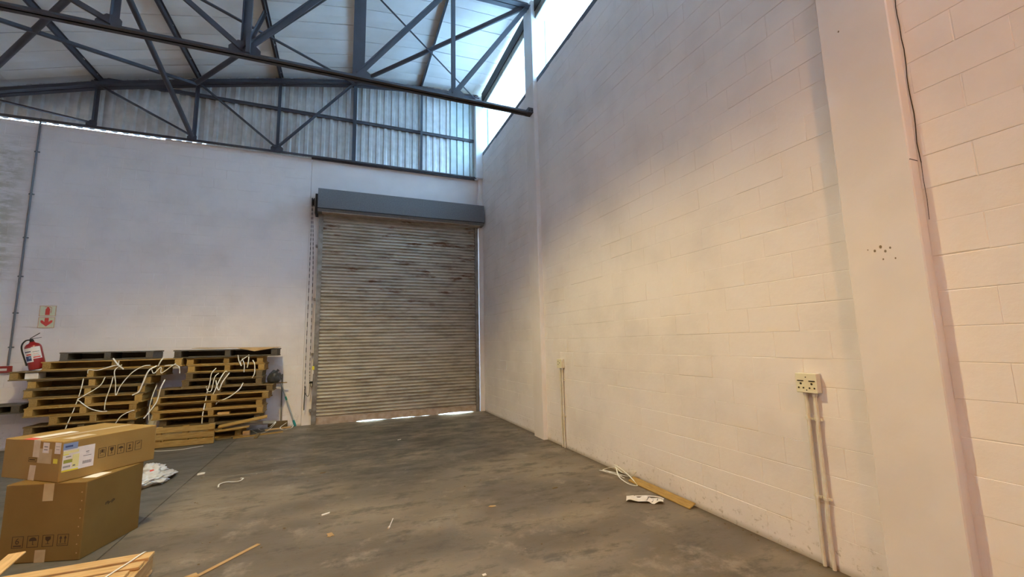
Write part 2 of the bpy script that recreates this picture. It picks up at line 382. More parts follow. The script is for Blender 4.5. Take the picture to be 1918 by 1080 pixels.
# pillars
def pillar(name, y0, y1, z1, x0=2.93):
    return MB().cbox((x0, y0, -.02), (WX+.02, y1, z1), .006).build(name, 'plaster', **ST)
pa = pillar('pillar', *P1, 6.0); MB().cbox((2.93, P1[0], 6.0), (3.19, P1[1], 7.56), .006).build('column_head', 'white_steel', pa)
pb = pillar('pillar', *P2, 6.0, 2.922); MB().cbox((2.93, P2[0], 6.0), (3.19, P2[1], 7.56), .006).build('column_head', 'white_steel', pb)
for y, z, r in ((1.436, 1.997, .006), (1.405, 2.015, .007), (1.385, 1.985, .006), (1.342, 1.935, .004), (1.40, 1.94, .004), (1.47, 2.01, .003), (1.36, 2.0, .005), (1.47, 3.455, .005)):
    MB().prism([(r*math.cos(a), 1.4*r*math.sin(a)) for a in [k*PI/4 for k in range(8)]], .0006, T3((2.9216, y, z), (0, -1, 0), (0, 0, 1))).build('plug_hole', 'plug', pb)
# the settlement crack down the inside corner of the near pillar, and the joint on its far side
ck = MB(); z = 3.95; y = P2[0]-.012; pr = None; r = random.Random(5)
while z > 2.15:
    w = .0045 if z > 2.5 else .0028; y2 = P2[0]-.014+r.uniform(-.004, .004); z2 = z-r.uniform(.05, .12)
    ck.add([(2.9978, y-w/2, z), (2.9978, y+w/2, z), (2.9978, y2+w/2, z2), (2.9978, y2-w/2, z2)], ((0, 1, 2, 3),)); z = z2; y = y2
ck.build('crack', 'void', pb)
MB().box((2.923, P2[0]-.0012, 2.475), (3.0, P2[0]+.002, 2.479)).build('crack', 'void', pb)
pc = MB().cbox((2.90, 9.13, 0), (WX+.001, RY+.1, 5.42), .004).build('pillar', 'plaster', **ST)
MB().cbox((2.83, 9.07, 5.42), (3.12, RY-.01, 7.50), .006).build('column_head', 'white_steel', pc)

# ------------------------------------------------------------------ clerestory on the right-hand wall
def ibr(p0, along, n, pitch, zb, zt, out, depth=.036, groove=False):
    """trapezoid-ribbed sheet; zt is a function of distance along"""
    mb = MB(); v = []; u = 0; prof = []
    for i in range(n):
        prof += [(i*pitch, 0), (i*pitch+.10*pitch, 0), (i*pitch+.16*pitch, depth), (i*pitch+.94*pitch, depth)] if groove else [(i*pitch, 0), (i*pitch+.45*pitch, 0), (i*pitch+.55*pitch, depth), (i*pitch+.88*pitch, depth)]
    prof.append((n*pitch, 0)); along = Vector(along); out = Vector(out); p0 = Vector(p0)
    for t, d in prof:
        b = p0+along*t+out*d; v += [(b.x, b.y, zb), (b.x, b.y, zt(t))]
    return mb.add(v, [(2*i, 2*i+2, 2*i+3, 2*i+1) for i in range(len(prof)-1)])
w3 = MB().box((3.0, FY, 5.985), (3.07, P2[0], 5.998)).build('window_3', 'steel', **ST)
w1 = MB().box((3.0, P1[1], 5.985), (3.07, 9.07, 5.998)).box((3.19, P1[1], 5.98), (3.2, 9.3, 6.0)).build('window_1', 'steel', **ST)
w2 = MB().box((3.0, P2[1], 5.985), (3.07, P1[0], 5.998)).box((3.19, P2[1], 5.98), (3.2, P1[0], 6.0)).build('window_2', 'steel', **ST)
for w, y0, y1 in ((w1, P1[1], 9.3), (w2, P2[1], P1[0]), (w3, FY, P2[0])):
    e = min(y1, 9.07)
    MB().box((3.0, y0, 5.998), (3.008, e, 6.075)).box((3.0, y0, 6.067), (3.07, e, 6.075)).build('sill_girt', 'steel', w)
    MB().box((3.075, y0, 6.0), (3.18, e, 6.02)).build('sill_flashing', 'white_steel', w)
    MB().box((2.99, y0, 7.36), (3.01, e, 7.6)).build('head_girt', 'dark', w)
    MB().box((3.005, y0, 7.22), (3.02, e, 7.37)).build('head_angle', 'guide', w)
    MB().box((3.02, y0, 7.222), (3.232, e, 7.234)).build('head_flashing', 'white_steel', w)
    n = int(round((y1-y0)/.8)); L = (y1-y0)/n
    for k in range(n):
        rear = w is w1 and k == n-1
        ibr((3.21, y0+k*L, 0), (0, 1, 0), 5, L/5, 5.9, lambda t: 7.62, (1, 0, 0)).build('sheet', 'galv' if rear and False else 'clear', w)
MB().box((3.20, P1[0], 5.9), (3.26, P1[1], 7.6)).box((3.20, P2[0], 5.9), (3.26, P2[1], 7.6)).build('wall_upper', 'white_steel', wr)

# ------------------------------------------------------------------ ribbed cladding above the rear wall
cl = MB().box((LX, RY+.115, 5.43), (WX+.2, RY+.12, 5.445)).build('wall_gable', 'galv', **ST)
cl.matrix_world = Matrix.Identity(4)
cladding = bpy.data.objects.new('cladding', None); col.objects.link(cladding); cladding.parent = cl; cladding.location = (0, RY+.06, 5.42); cl = cladding
x = -6.56; k = 0
while x < 3.1:
    n = 5; x0 = x; gv = x > 1.5
    zb = .030 if x < -3.0 else -.01
    ibr((x, 0, 0), (1, 0, 0), n, .16, zb, lambda t: roof(x0+t)-5.42+.15, (0, -1, 0), .045, x > 1.5).build('sheet', 'pale_sheet' if x > 1.5 else 'galv', cl)
    x += n*.16; k += 1
MB().beam((-6.5, -.055, .99), (2.84, -.055, .99), .05, .06).box((-6.5, -.09, 1.015), (2.84, -.04, 1.021)).build('girt', 'steel', cl)
MB().box((-3.2, -.075, -.004), (-.72, -.05, .012)).build('base_flashing', 'galv_bright', cl)
MB().box((-.72, -.1, -.01), (2.84, -.04, .03)).build('base_flashing', 'steel', cl)

# ------------------------------------------------------------------ roof
ce = MB(); rl = MB()
def roofpiece(mb, a, b, y0, y1):
    za, zb = roof(a), roof(b)
    mb.add([(a, y0, za+.13), (b, y0, zb+.13), (b, y1, zb+.13), (a, y1, za+.13), (a, y0, za+.2), (b, y0, zb+.2), (b, y1, zb+.2), (a, y1, za+.2)],
           ((3, 2, 1, 0), (4, 5, 6, 7), (0, 1, 5, 4), (2, 3, 7, 6)))
lights = []
for k, ((a, za), (b, zb)) in enumerate(zip(ROOF, ROOF[1:])):
    if False:
        roofpiece(ce, a, b, 3.9, RY+.3); roofpiece(ce, a, b, FY-.3, -5.5); lights.append((a, b))
    else: roofpiece(ce, a, b, FY-.3, RY+.3)
ceil = ce.build('ceiling', 'void_roof', **ST)
for a, b in lights:
    MB().add([(a, -5.5, roof(a)+.14), (b, -5.5, roof(b)+.14), (b, 3.9, roof(b)+.14), (a, 3.9, roof(a)+.14)], ((0, 1, 2, 3),)).build('roof_light', 'clear', ceil)
SW = .43
y = 9.30
NODX = [-5.75, -4.2, -2.74, -1.35, .1, 1.55, 2.85]
while y > FY-.2:
    y0 = max(y-SW, FY-.25)
    if True:
        for k_, ((a, za), (b, zb)) in enumerate(zip(ROOF, ROOF[1:])):
            dz = random.uniform(.0, .008); g = .007
            m1 = random.uniform(-.006, .0)
            mb = MB().add([(a, y0+g, za+.115+dz), (b, y0+g, zb+.115+dz), (b, (y+y0)/2, zb+.107+m1), (a, (y+y0)/2, za+.107+m1), (b, y-g, zb+.115+dz), (a, y-g, za+.115+dz),
                            (a, y0+g, za+.13), (b, y0+g, zb+.13), (b, y-g, zb+.13), (a, y-g, za+.13)], ((3, 2, 1, 0), (5, 4, 2, 3), (0, 1, 7, 6), (4, 5, 9, 8)))
            mb.build('insulation_panel', 'foil', ceil)
    y -= SW
for px in NODX[:-1]:      # Z purlins running front to back
    z = roof(px); MB().box((px-.003, FY, z+.02), (px+.003, RY+.02, z+.112)).box((px-.032, FY, z+.02), (px+.003, RY+.02, z+.025)).box((px-.003, FY, z+.106), (px+.032, RY+.02, z+.111)).build('purlin', 'steel', ceil)

TB = 5.47      # centre height of the bottom chords
def truss(Y, name, label, rear):
    t = thing(name, label, 'truss', (0, Y, 0)); xs = NODX if rear else NODX[:-1]+[2.92]
    lx = -6.5; D = .0
    def G(x): return roof(x)-.06
    if rear: MB().angle((lx, .0, TB-.03), (xs[-1], .0, TB-.03), .05, .045).build('bottom_chord', 'steel', t)
    else: MB().angle((lx, -.037, TB-.02), (xs[-1], -.037, TB-.02), .062, .065, flip=1).angle((lx, .037, TB-.02), (xs[-1], .037, TB-.02), .062, .065, flip=-1).build('bottom_chord', 'steel', t)
    tc = MB()
    R = [(max(a, lx), 0) for a, _ in ROOF[:-1]]+[(2.92, 0)]
    for (a, _), (b, _) in zip(R, R[1:]):
        if b > a+.01: tc.angle((a, -.05, roof(a)-.06), (b, -.05, roof(b)-.06), .09, .11).angle((a, .05, roof(a)-.06), (b, .05, roof(b)-.06), .09, .11, flip=-1)
    tc.build('top_chord', 'steel', t)
    B = 3   # centre node index
    for i, x in enumerate(xs[:-1]):
        w = (.17 if i == 4 and not rear else .11 if i == 3 and not rear else .075)
        MB().angle((x, .02, TB-.03), (x, .02, G(x)), w*(.7 if rear and i != 4 else 1), .06, up=(0, -1, 0)).build('upright', 'steel', t)
        if not rear and i == 3: MB().beam((x+.05, -.06, TB-.03), (x+.05, -.06, G(x)), .05, .05, up=(0, 1, 0)).build('upright', 'steel', t)
    for i in range(len(xs)-1):
        a = (i, i-1) if i <= B and i > 0 else None
        if a: MB().angle((xs[i], -.02, TB+.03), (xs[i-1], -.02, G(xs[i-1])), .042 if rear else .075, .045, up=(0, -1, 0)).build('diagonal', 'steel', t)
        if i >= B and i < len(xs)-1 and (not rear or i == B):
            MB().angle((xs[i], -.02, TB+.03), (xs[i+1], -.02, G(xs[i+1])), .042 if rear else .075, .045, up=(0, -1, 0)).build('diagonal', 'steel', t)
    for i, x in enumerate(xs[:-1]):
        s = .5 if rear else .85
        if rear and i in (4, 5): continue
        if i < B: pl = [(-.20, -.05), (.10, -.05), (.10, .10), (.05, .16), (-.08, .17), (-.20, .05)]
        elif i == B: pl = [(-.22, -.05), (.22, -.05), (.22, .08), (.10, .20), (-.10, .20), (-.22, .08)]
        else: pl = [(-.10, -.05), (.20, -.05), (.20, .08), (.08, .17), (-.05, .16), (-.10, .10)]
        MB().prism([(a*s, b*s) for a, b in pl], .012, T3((x, .006, TB-.0), (1, 0, 0), (0, 0, 1))).build('gusset', 'steel', t)
        MB().prism([(-.09, -.07), (.09, -.07), (.09, .06), (-.09, .06)], .012, T3((x, .006, G(x)), (1, 0, 0), (0, 0, 1))).build('gusset', 'steel', t)
    if not rear:
        ep = MB().cbox((2.83, -.075, TB-.055), (2.926, .075, TB+.035), .004).build('end_cleat', 'steel', t)
        for a, b in ((-.02, 2.85), (-.02, 2.90)): MB().tube([(b, -.075, TB+a), (b, -.088, TB+a)], .010, 6).build('bolt', 'dark', ep)
    return t
truss(6.12, 'roof_truss', 'grey steel lattice truss crossing overhead and ending at the far pillar', False)
truss(9.13, 'roof_truss', 'grey steel lattice truss standing against the ribbed gable sheeting', True)

# braces between the two trusses (round tubes and thin angles)
YN = 6.12; YR = 9.05
def brace(name, label, p, q, r, ang=False):
    mb = MB(); d = (Vector(q)-Vector(p)).normalized()
    if ang: mb.angle(p, q, r, r)
    else: mb.tube([p, q], r, 10)
    o = mb.build(name, 'steel', sm=not ang, label=label, category='brace'); return o
rt = lambda x: roof(x)-.13
brace('fly_brace', 'short angle stay rising from the middle gusset to the roof purlin', (-1.33, 6.16, 5.60), (-1.34, 7.22, 6.99), .05, True)
brace('roof_brace', 'thick tubular brace rising from above the shutter to the far pillar head', (.1, YR, rt(.1)), (2.8, YN, rt(2.8)), .042)
brace('roof_brace', 'thin brace crossing the tube above the shutter near the far pillar', (.1, YN+.05, rt(.1)-.05), (2.8, YR, rt(2.8)), .03, True)
brace('roof_brace', 'thick tubular brace seen below the middle gusset of the overhead truss', (-2.74, YR, rt(-2.74)), (.1, YN, rt(.1)), .042)
brace('roof_brace', 'thin angle brace crossing behind the middle gusset towards the gable', (-2.74, YN+.05, rt(-2.74)-.05), (.1, YR, rt(.1)), .05, True)
brace('roof_brace', 'thin angle brace sloping under the roof above the grey wall conduit', (-2.74, YR, rt(-2.74)-.03), (-5.75, YN, rt(-5.75)), .05, True)
brace('roof_brace', 'thick tubular brace crossing the overhead truss near its outer end', (-5.75, YR, rt(-5.75)), (-2.74, YN, rt(-2.74)), .042)
brace('sway_brace', 'steep tubular brace landing on the gable truss above the pallet stacks', (-2.74, YR-.02, TB), (-2.9, YN+.06, rt(-2.9)), .042)

# ------------------------------------------------------------------ roller shutter
sh = thing('roller_shutter', 'closed grey roller shutter door with rusty horizontal slats under a metal hood', 'door', (0, 9.2, 0))
X0, X1 = -.475, 2.835; NS = 62; z0 = .13; z1 = 4.3; ph = (z1-z0)/NS
pf = [(.010, 0), (.012, .2), (.010, .54), (-.004, .55), (-.017, .59), (-.023, .66), (-.022, .76), (-.014, .88), (.002, .96), (.012, 1.03)]
me = bpy.data.meshes.new('slat')
v = []
for dy, t in pf: v += [(X0, dy, t*ph), (X1, dy, t*ph)]
for dy, t in pf: v += [(X0, dy+.003, t*ph), (X1, dy+.003, t*ph)]
n = len(pf); f = [(2*i, 2*i+1, 2*i+3, 2*i+2) for i in range(n-1)]+[(2*n+2*i, 2*n+2*i+2, 2*n+2*i+3, 2*n+2*i+1) for i in range(n-1)]
me.from_pydata(v, [], f); me.materials.append(M['shutter'])
for p in me.polygons: p.use_smooth = True
for k in range(NS):
    link('slat', me, sh, (0, random.uniform(-.0012, .0012), z0+k*ph))
br = MB()   # bottom rail, its lower edge bent so that daylight shows in three places
xs = [X0+(X1-X0)*i/40 for i in range(41)]
def gap(x):
    g = 0
    for a, b, h in ((.28, .86, .016), (.95, 1.50, .009), (1.56, 1.78, .005), (1.95, 2.76, .020)): 
        if a < x < b: g = max(g, h*math.sin(PI*(x-a)/(b-a))**.5)
    return .001+g
for x, xb in zip(xs, xs[1:]):
    a, b = gap(x), gap(xb)
    br.add([(x, -.022, a), (xb, -.022, b), (xb, -.022, .13), (x, -.022, .13), (x, .012, a), (xb, .012, b), (xb, .012, .13), (x, .012, .13)], ((0, 1, 2, 3), (5, 4, 7, 6), (4, 5, 1, 0), (3, 2, 6, 7)))
br.build('bottom_rail', 'rail', sh)
for (a, b, c) in ((X0-.055, X0+.03, 1), (X1-.03, X1+.045, -1)):
    MB().box((a, -.055, 0), (b, -.048, 4.28)).box((a, -.048, 0), (a+.006, .044, 4.28)).box((b-.006, -.048, 0), (b, -.028, 4.28)).build('guide_channel', 'guide', sh)
for z in (.28, 1.36, 2.45, 3.55):
    MB().cbox((X0-.10, -.02, z-.025), (X0-.055, .044, z+.025), .003).build('guide_bracket', 'guide', sh)
hd = MB().add([(-.55, -.30, 4.27), (2.96, -.30, 4.27), (2.96, -.30, 4.68), (-.55, -.30, 4.68), (-.55, -.08, 4.72), (2.96, -.08, 4.72), (-.55, -.08, 4.21), (2.96, -.08, 4.21), (-.55, -.26, 4.21), (2.96, -.26, 4.21)],
      ((0, 1, 2, 3), (3, 2, 5, 4), (8, 9, 1, 0), (6, 7, 9, 8), (0, 3, 4, 6, 8), (1, 9, 7, 5, 2))).build('hood', 'galv_dull', sh)
MB().box((-.556, -.302, 4.262), (2.966, -.298, 4.28)).build('hood_hem', 'dark', hd)
MB().box((-.47, -.27, 4.20), (2.88, -.10, 4.21)).build('hood_lip', 'rail', hd)
MB().cbox((-.60, -.24, 4.17), (-.55, .04, 4.58), .004).build('end_plate', 'dark', sh)
MB().cbox((2.84, -.1, 4.19), (2.885, .04, 4.6), .004).build('end_plate', 'guide', sh)
MB().lathe([(.03, -.02), (.085, -.018), (.085, .0), (.06, .004), (.06, .012), (.085, .016), (.085, .034), (.03, .036)], 16, T3((-.65, -.15, 4.42), (0, 1, 0), (0, 0, 1))).build('chain_wheel', 'dark', sh, sm=True)
ch = MB()   # hand chain: two falls and the loop at the bottom
r_ = random.Random(2)
path = [(-.655, -.235, 4.40), (-.655, -.16, 3.0), (-.66, -.07, .80), (-.645, -.055, .62), (-.60, -.055, .56), (-.575, -.055, .66), (-.585, -.06, 1.1), (-.60, -.07, 3.0), (-.655, -.075, 4.40)]
P = smooth(path, 30)
for i, (a, b) in enumerate(zip(P, P[1:])): ch.beam(a, a+(b-a)*1.15, .012 if i % 2 else .005, .005 if i % 2 else .012, up=(0, 1, .01))
ch.build('hand_chain', 'dark', sh)
MB().tube([(-.655, -.05, .75), (-.66, -.05, .3)], .009, 6).build('chain_end', 'dark', sh)
lk = MB().cbox((-.585, -.075, .80), (-.52, -.05, .84), .003).tube([(-.56, -.075, .82), (-.56, -.075, .74), (-.53, -.075, .74), (-.53, -.075, .82)], .006, 6).build('latch', 'dark', sh)
MB().cbox((-.545, -.058, 1.06), (-.505, -.0555, 1.13), .0005).build('warning_sticker', 'yellow', sh)
MB().cbox((-.545, -.058, .98), (-.515, -.0555, 1.05), .0005).build('warning_sticker', 'paper', sh)

# ------------------------------------------------------------------ wall services
# socket boxes with twin conduits
def socket(y, zb, label, detail):
    t = thing('socket_box', label, 'socket', (WX, y, 0)); s = MB()
    a, b, c, d = (-.0045, -.066, zb-.062), (-.0045, .068, zb-.062), (-.0045, .068, zb+.066), (-.0045, -.066, zb+.066)
    fx = -.05
    s.add([a, b, c, d, (fx, -.066, zb-.062), (fx, .068, zb-.062), (fx, .068, zb+.063), (fx, -.066, zb+.063)], ((0, 1, 5, 4), (1, 2, 6, 5), (2, 3, 7, 6), (3, 0, 4, 7), (4, 5, 6, 7))).build('box', 'beige', t)
    p = MB().cbox((fx-.006, -.069, zb-.065), (fx, .071, zb+.066), .003).build('face_plate', 'plate', t)
    if detail:
        D = lambda yy, zz, r, q=1: MB().prism([(r*q*math.cos(k*PI/5), r*math.sin(k*PI/5)) for k in range(10)], .0012, T3((fx-.0062, yy, zb+zz), (0, -1, 0), (0, 0, 1))).build('socket_hole', 'void', p)
        D(0, .04, .004)
        for s_ in (-1, 1):
            MB().cbox((fx-.011, s_*.038-.022, zb+.012), (fx-.005, s_*.038+.02, zb+.019), .002).build('switch_rocker', 'void', p)
            D(s_*.036, -.004, .0075); D(s_*.036-.016, -.032, .006); D(s_*.036+.016, -.032, .006)
        D(0, -.046, .004)
    else:
        for yy, zz in ((.03, .03), (-.01, .01), (.03, -.01)): MB().prism([(-.008, -.006), (.008, -.006), (.008, .006), (-.008, .006)], .001, T3((fx-.0062, yy, zb+zz), (0, -1, 0), (0, 0, 1))).build('socket_hole', 'void', p)
    for yy in (.028, -.03):
        c = MB().tube([(-.026, yy, zb-.062), (-.026, yy, .45), (-.024, yy+.004, .17), (-.02, yy+.002, .005)], .0115, 10).build('conduit', 'beige', t, sm=True)
        for z in (.945, .44):
            MB().tube([(-.026, yy, z-.008), (-.026, yy, z+.008)], .0155, 10).box((-.022, yy-.026, z-.007), (-.0045, yy+.026, z+.007)).build('saddle', 'beige', c)
        MB().tube([(-.026, yy, zb-.085), (-.026, yy, zb-.06)], .016, 10).build('coupler', 'paper', c, sm=True)
    return t
socket(1.94, 1.185, 'beige double socket box on twin pipes beside the near wall pillar', True)
socket(5.47, 1.185, 'small beige socket box on twin pipes next to the far wall pillar', False)
# grey conduit with the red call point
t = thing('wall_conduit', 'thin grey conduit pipe clipped down the rear wall beside the extinguisher sign', 'conduit', (-4.93, RY, 0))
MB().tube([(.0, -.02, 5.5), (0, -.02, 1.31)], .014, 8).build('pipe', 'conduit', t, sm=True)
for z in (4.9, 4.15, 3.4, 2.75, 2.15, 1.6): MB().tube([(0, -.02, z-.01), (0, -.02, z+.01)], .019, 8).box((-.035, -.012, z-.01), (.035, -.002, z+.01)).build('saddle', 'conduit', t)
t = thing('call_point', 'small red wall box with a white label at the foot of the grey conduit', 'alarm', (-4.95, RY-.003, 1.25))
MB().cbox((-.075, -.05, -.05), (.07, -.0, .055), .006).build('housing', 'red', t)
MB().cbox((-.05, -.0512, -.018), (.03, -.0498, .018), .0004).build('label_plate', 'paper', t)
# extinguisher sign: two photoluminescent panels
t = thing('extinguisher_sign', 'cream wall sign with red fire extinguisher symbol above red down arrow', 'sign', (-4.545, RY-.004, 2.09))
def panel(z0, z1):
    p = MB().cbox((-.105, -.005, z0), (.105, -.001, z1), .001).build('sign_panel', 'cream', t)
    b = MB(); o = .004
    for a in ((-.1, z0+.005, .1, z0+.005+o), (-.1, z1-.005-o, .1, z1-.005), (-.1, z0+.005, -.1+o, z1-.005), (.1-o, z0+.005, .1, z1-.005)): b.box((a[0], -.0058, a[1]), (a[2], -.0049, a[3]))
    b.build('border', 'redp', p); return p
p = panel(.005, .185)
MB().prism([(-.028, .03), (.028, .03), (.028, .125), (.012, .15), (.012, .16), (-.012, .16), (-.012, .15), (-.028, .125)], .001, T3((0, -.0052, 0), (1, 0, 0), (0, 0, 1))).box((-.04, -.0062, .158), (.03, -.0052, .164)).box((.026, -.0062, .15), (.048, -.0052, .155)).box((.044, -.0062, .09), (.048, -.0052, .155)).box((.038, -.0062, .06), (.044, -.0052, .095)).build('extinguisher_symbol', 'redp', p)
p = panel(-.185, -.005)
MB().prism([(-.025, -.02), (.025, -.02), (.025, -.085), (.052, -.058), (.075, -.06), (.07, -.095), (0, -.16), (-.07, -.095), (-.075, -.06), (-.052, -.058), (-.025, -.085)][::-1], .001, T3((0, -.0052, 0), (1, 0, 0), (0, 0, 1))).build('arrow_symbol', 'redp', p)

# ------------------------------------------------------------------ pallets
def board_mesh(L, W, Tk, m):
    key = (round(L, 3), round(W, 3), round(Tk, 3), m)
    if key not in _bm:
        b = MB().cbox((-L/2, -W/2, -Tk/2), (L/2, W/2, Tk/2), .003); me = bpy.data.meshes.new('board'); me.from_pydata(b.v, [], b.f); me.update(); me.materials.append(M[m]); _bm[key] = me
    return _bm[key]
_bm = {}
def pallet(label, x0, x1, yf, zb, mt, H=.125, dep=1.0, rz=0., m2=None, top=6, group='stacked wooden pallets', ry=0.):
    """front edge from x0 to x1 at y=yf, underside at zb"""
    W = x1-x0; t = thing('pallet', label, 'pallet', ((x0+x1)/2, yf+dep/2, zb), (0, ry, rz), group); tk = .019; m2 = m2 or mt; r = random.Random(hash(label) & 0xfff)
    rj = random.Random(int(abs(x0*1000)+zb*777))
    for i in range(top):
        link('deck_board', board_mesh(W, dep/top-.006, tk, mt), t, (rj.uniform(-.006, .006), -dep/2+dep/top*(i+.5), H-tk/2), (0, rj.uniform(-.002, .002), rj.uniform(-.006, .006)))
    for i in range(3):
        link('stringer', board_mesh(dep-.032, .095 if i != 1 else .08, H-2*tk-.001, m2), t, ((-W/2+.06, 0, W/2-.06)[i]+rj.uniform(-.01, .01)*(i == 1), -.014+rj.uniform(-.002, .002), H/2), (0, 0, PI/2))
    link('back_board', board_mesh(W-.02, H-2*tk-.004, .016, mt), t, (0, dep/2-.012, H/2), (PI/2, 0, 0))
    for i in range(4):
        link('bottom_board', board_mesh(W, dep/4-.008, tk, mt), t, (rj.uniform(-.006, .006), -dep/2+dep/4*(i+.5), tk/2))
    return t
L = .1364; PD = .42
# extinguisher stack: left x, right x, front y, level from the floor, wood, label
left = [
 (-4.07, -2.89, 8.66, 10, 'grey', 'grey weathered short pallet, topmost of the stack beside the extinguisher'),
 (-4.25, -2.49, 8.64, 9, 'pine', 'orange pine pallet second from the top beside the extinguisher'),
 (-4.60, -2.73, 8.64, 8, 'aged', 'long worn pallet that carries the red extinguisher'),
 (-4.40, -2.89, 8.66, 7, 'aged', 'brown pallet directly under the one carrying the extinguisher'),
 (-4.42, -2.95, 8.64, 6, 'aged', 'dull brown pallet fifth from the top of the extinguisher stack'),
 (-4.34, -2.97, 8.62, 5, 'pine', 'yellowish pallet sixth from the top of the extinguisher stack'),
 (-4.38, -3.03, 8.62, 4, 'pine', 'yellowish pallet level with the dark pallet poking out sideways'),
 (-4.09, -3.03, 8.62, 3, 'pine', 'short light pallet set back in the extinguisher stack above the cartons'),
 (-4.38, -3.05, 8.66, 2, 'aged', 'dark worn pallet just above the carton top in the extinguisher stack'),
 (-4.40, -3.08, 8.64, 1, 'aged', 'low worn pallet partly hidden behind the stacked cartons'),
 (-4.45, -3.06, 8.64, 0, 'grey', 'lowest pallet of the extinguisher stack on the floor'),
]
for x0, x1, yf, k, mt, lb in left:
    pallet(lb, x0, x1, yf, k*L+.001, mt, L-.002, PD, 0, 'pine' if mt == 'aged' and k > 3 else None, top=4)
pallet('dark worn pallet poking out sideways towards the call point', -5.02, -4.47, 8.74, 4*L+.06, 'grey', L-.01, .40, group='loose wooden pallets', top=4)
H2 = .1236; RT = 11*H2
right = [
 (-2.63, -1.09, 8.66, 11, 'grey', 'dark grey pallet on top of the stack beside the shutter', .138),
 (-2.46, -1.31, 8.70, 10, 'pine', 'narrow yellow pallet right under the dark grey top one', 0),
 (-2.43, -1.28, 8.67, 9, 'pine', 'narrow yellow pallet third from the top beside the shutter', 0),
 (-2.45, -1.31, 8.68, 8, 'aged', 'narrow brown pallet fourth from the top beside the shutter', 0),
 (-2.50, -1.31, 8.69, 7, 'aged', 'narrow brown pallet resting on the wide ones beside the shutter', 0),
 (-2.81, -1.13, 8.65, 6, 'aged', 'wide brown pallet at the level of the black bag', 0),
 (-2.85, -1.19, 8.63, 5, 'pine', 'wide yellow pallet below the level of the black bag', 0),
 (-2.88, -1.28, 8.65, 4, 'pine', 'yellow pallet eighth from the top beside the shutter', 0),
 (-2.84, -1.26, 8.63, 3, 'pine', 'lowest intact yellow pallet above the broken timber', 0),
 (-2.76, -1.30, 8.69, 2, 'aged', 'pallet just under the intact ones behind the upright pallet', 0),
 (-2.78, -1.60, 8.70, 1, 'aged', 'second lowest pallet behind the broken boards', 0),
 (-2.78, -1.575, 8.68, 0, 'pine', 'lowest pallet on the floor beside the shutter', 0),
]
for x0, x1, yf, k, mt, lb, h in right:
    pallet(lb, x0, x1, yf, k*H2+.001, mt, (h or H2)-.002, PD, 0, 'grey' if mt == 'grey' else None, top=4)
# pallet standing on edge in front, deck towards the room
t = thing('pallet', 'light pallet standing on its edge in front of the shutter-side stack', 'pallet', (-2.27, 8.27, .0), (0, 0, .0), 'loose wooden pallets')
for k, z in enumerate((.05, .158, .266)): link('deck_board', board_mesh(.78, .082, .019, 'pine'), t, (0, -.03, z), (PI/2, 0, random.uniform(-.004, .004)))
for x in (-.345, 0, .345): link('stringer', board_mesh(.31, .08, .05, 'pine'), t, (x, .006, .157), (PI/2, PI/2, 0))

# loose and broken boards at the foot of the shutter-side stack
def plank(label, p, q, w, tk, mt, name='plank', up=(0, 0, 1), cat='plank'):
    p = Vector(p); q = Vector(q); d = q-p; T = T3((p+q)/2, d, None, (Vector(up)-d.normalized()*Vector(up).dot(d.normalized())))
    o = link(name, board_mesh(d.length, w, tk, mt)); o.matrix_world = T; o['label'] = label; o['category'] = cat; return o
plank('long yellow board slanting up to the stack beside the shutter', (-1.90, 8.56, .205), (-1.19, 8.57, .318), .085, .022, 'pine', up=(0, -.35, 1))
plank('worn board lying across the low pallet beside the upright one', (-1.90, 8.50, .145), (-1.44, 8.50, .184), .10, .022, 'pine')
plank('thin grey board behind the slanting yellow one', (-1.86, 8.625, .175), (-1.26, 8.63, .20), .05, .018, 'silver', up=(0, -1, .3))
plank('bleached grey board poking out of the stack foot towards the broom pole', (-1.54, 8.64, .205), (-1.08, 8.80, .175), .075, .022, 'silver', up=(0, -.8, 1))
plank('brown weathered board standing on edge against the rear wall', (-1.26, 9.19, .075), (-.935, 9.19, .068), .022, .12, 'aged')
plank('short timber block on the floor at the end of the lowest pallet', (-1.56, 8.69, .042), (-1.46, 8.69, .042), .08, .082, 'fresh', 'timber_block', cat='block')
plank('long thin batten on the floor in front of the broken boards', (-1.67, 8.50, .0125), (-.95, 8.70, .0125), .05, .022, 'pine')
plank('pale batten on the floor ending near the broom pole', (-1.28, 9.02, .0125), (-.87, 9.13, .0125), .05, .022, 'fresh')
plank('stub of board pointing out over the floor near the broken timber', (-1.31, 8.60, .034), (-1.31, 8.32, .013), .05, .02, 'aged')
plank('worn batten on the floor at the near end of the upright pallet', (-1.93, 8.52, .0125), (-1.70, 8.56, .0125), .05, .022, 'aged')
# cardboard sheet on top of the dark pallet
s = MB(); sx = [(-2.20, .135), (-1.7, .128), (-1.38, .122), (-1.04, .1235)]
for y0, y1, up_ in ((8.64, 9.05, 0),):
    v = []
    prof = [(-2.38, .020), (-2.09, .014), (-1.71, .012), (-1.39, .009), (-1.09, .004)]
    for x, z in prof: v += [(x, y0+.01, z), (x, y1, z+.01), (x, y0+.01, z+.005), (x, y1, z+.015)]
    s.add(v, sum([[(4*i, 4*i+4, 4*i+6, 4*i+2), (4*i+2, 4*i+6, 4*i+7, 4*i+3), (4*i+1, 4*i+3, 4*i+7, 4*i+5), (4*i, 4*i+1, 4*i+5, 4*i+4)] for i in range(4)], [])+[(0, 2, 3, 1), (16, 17, 19, 18)])
s.build('cardboard_sheet', 'kraft_scrap', loc=(0, 0, RT+.1385), label='flattened cardboard sheet lying on the dark grey top pallet', category='cardboard')
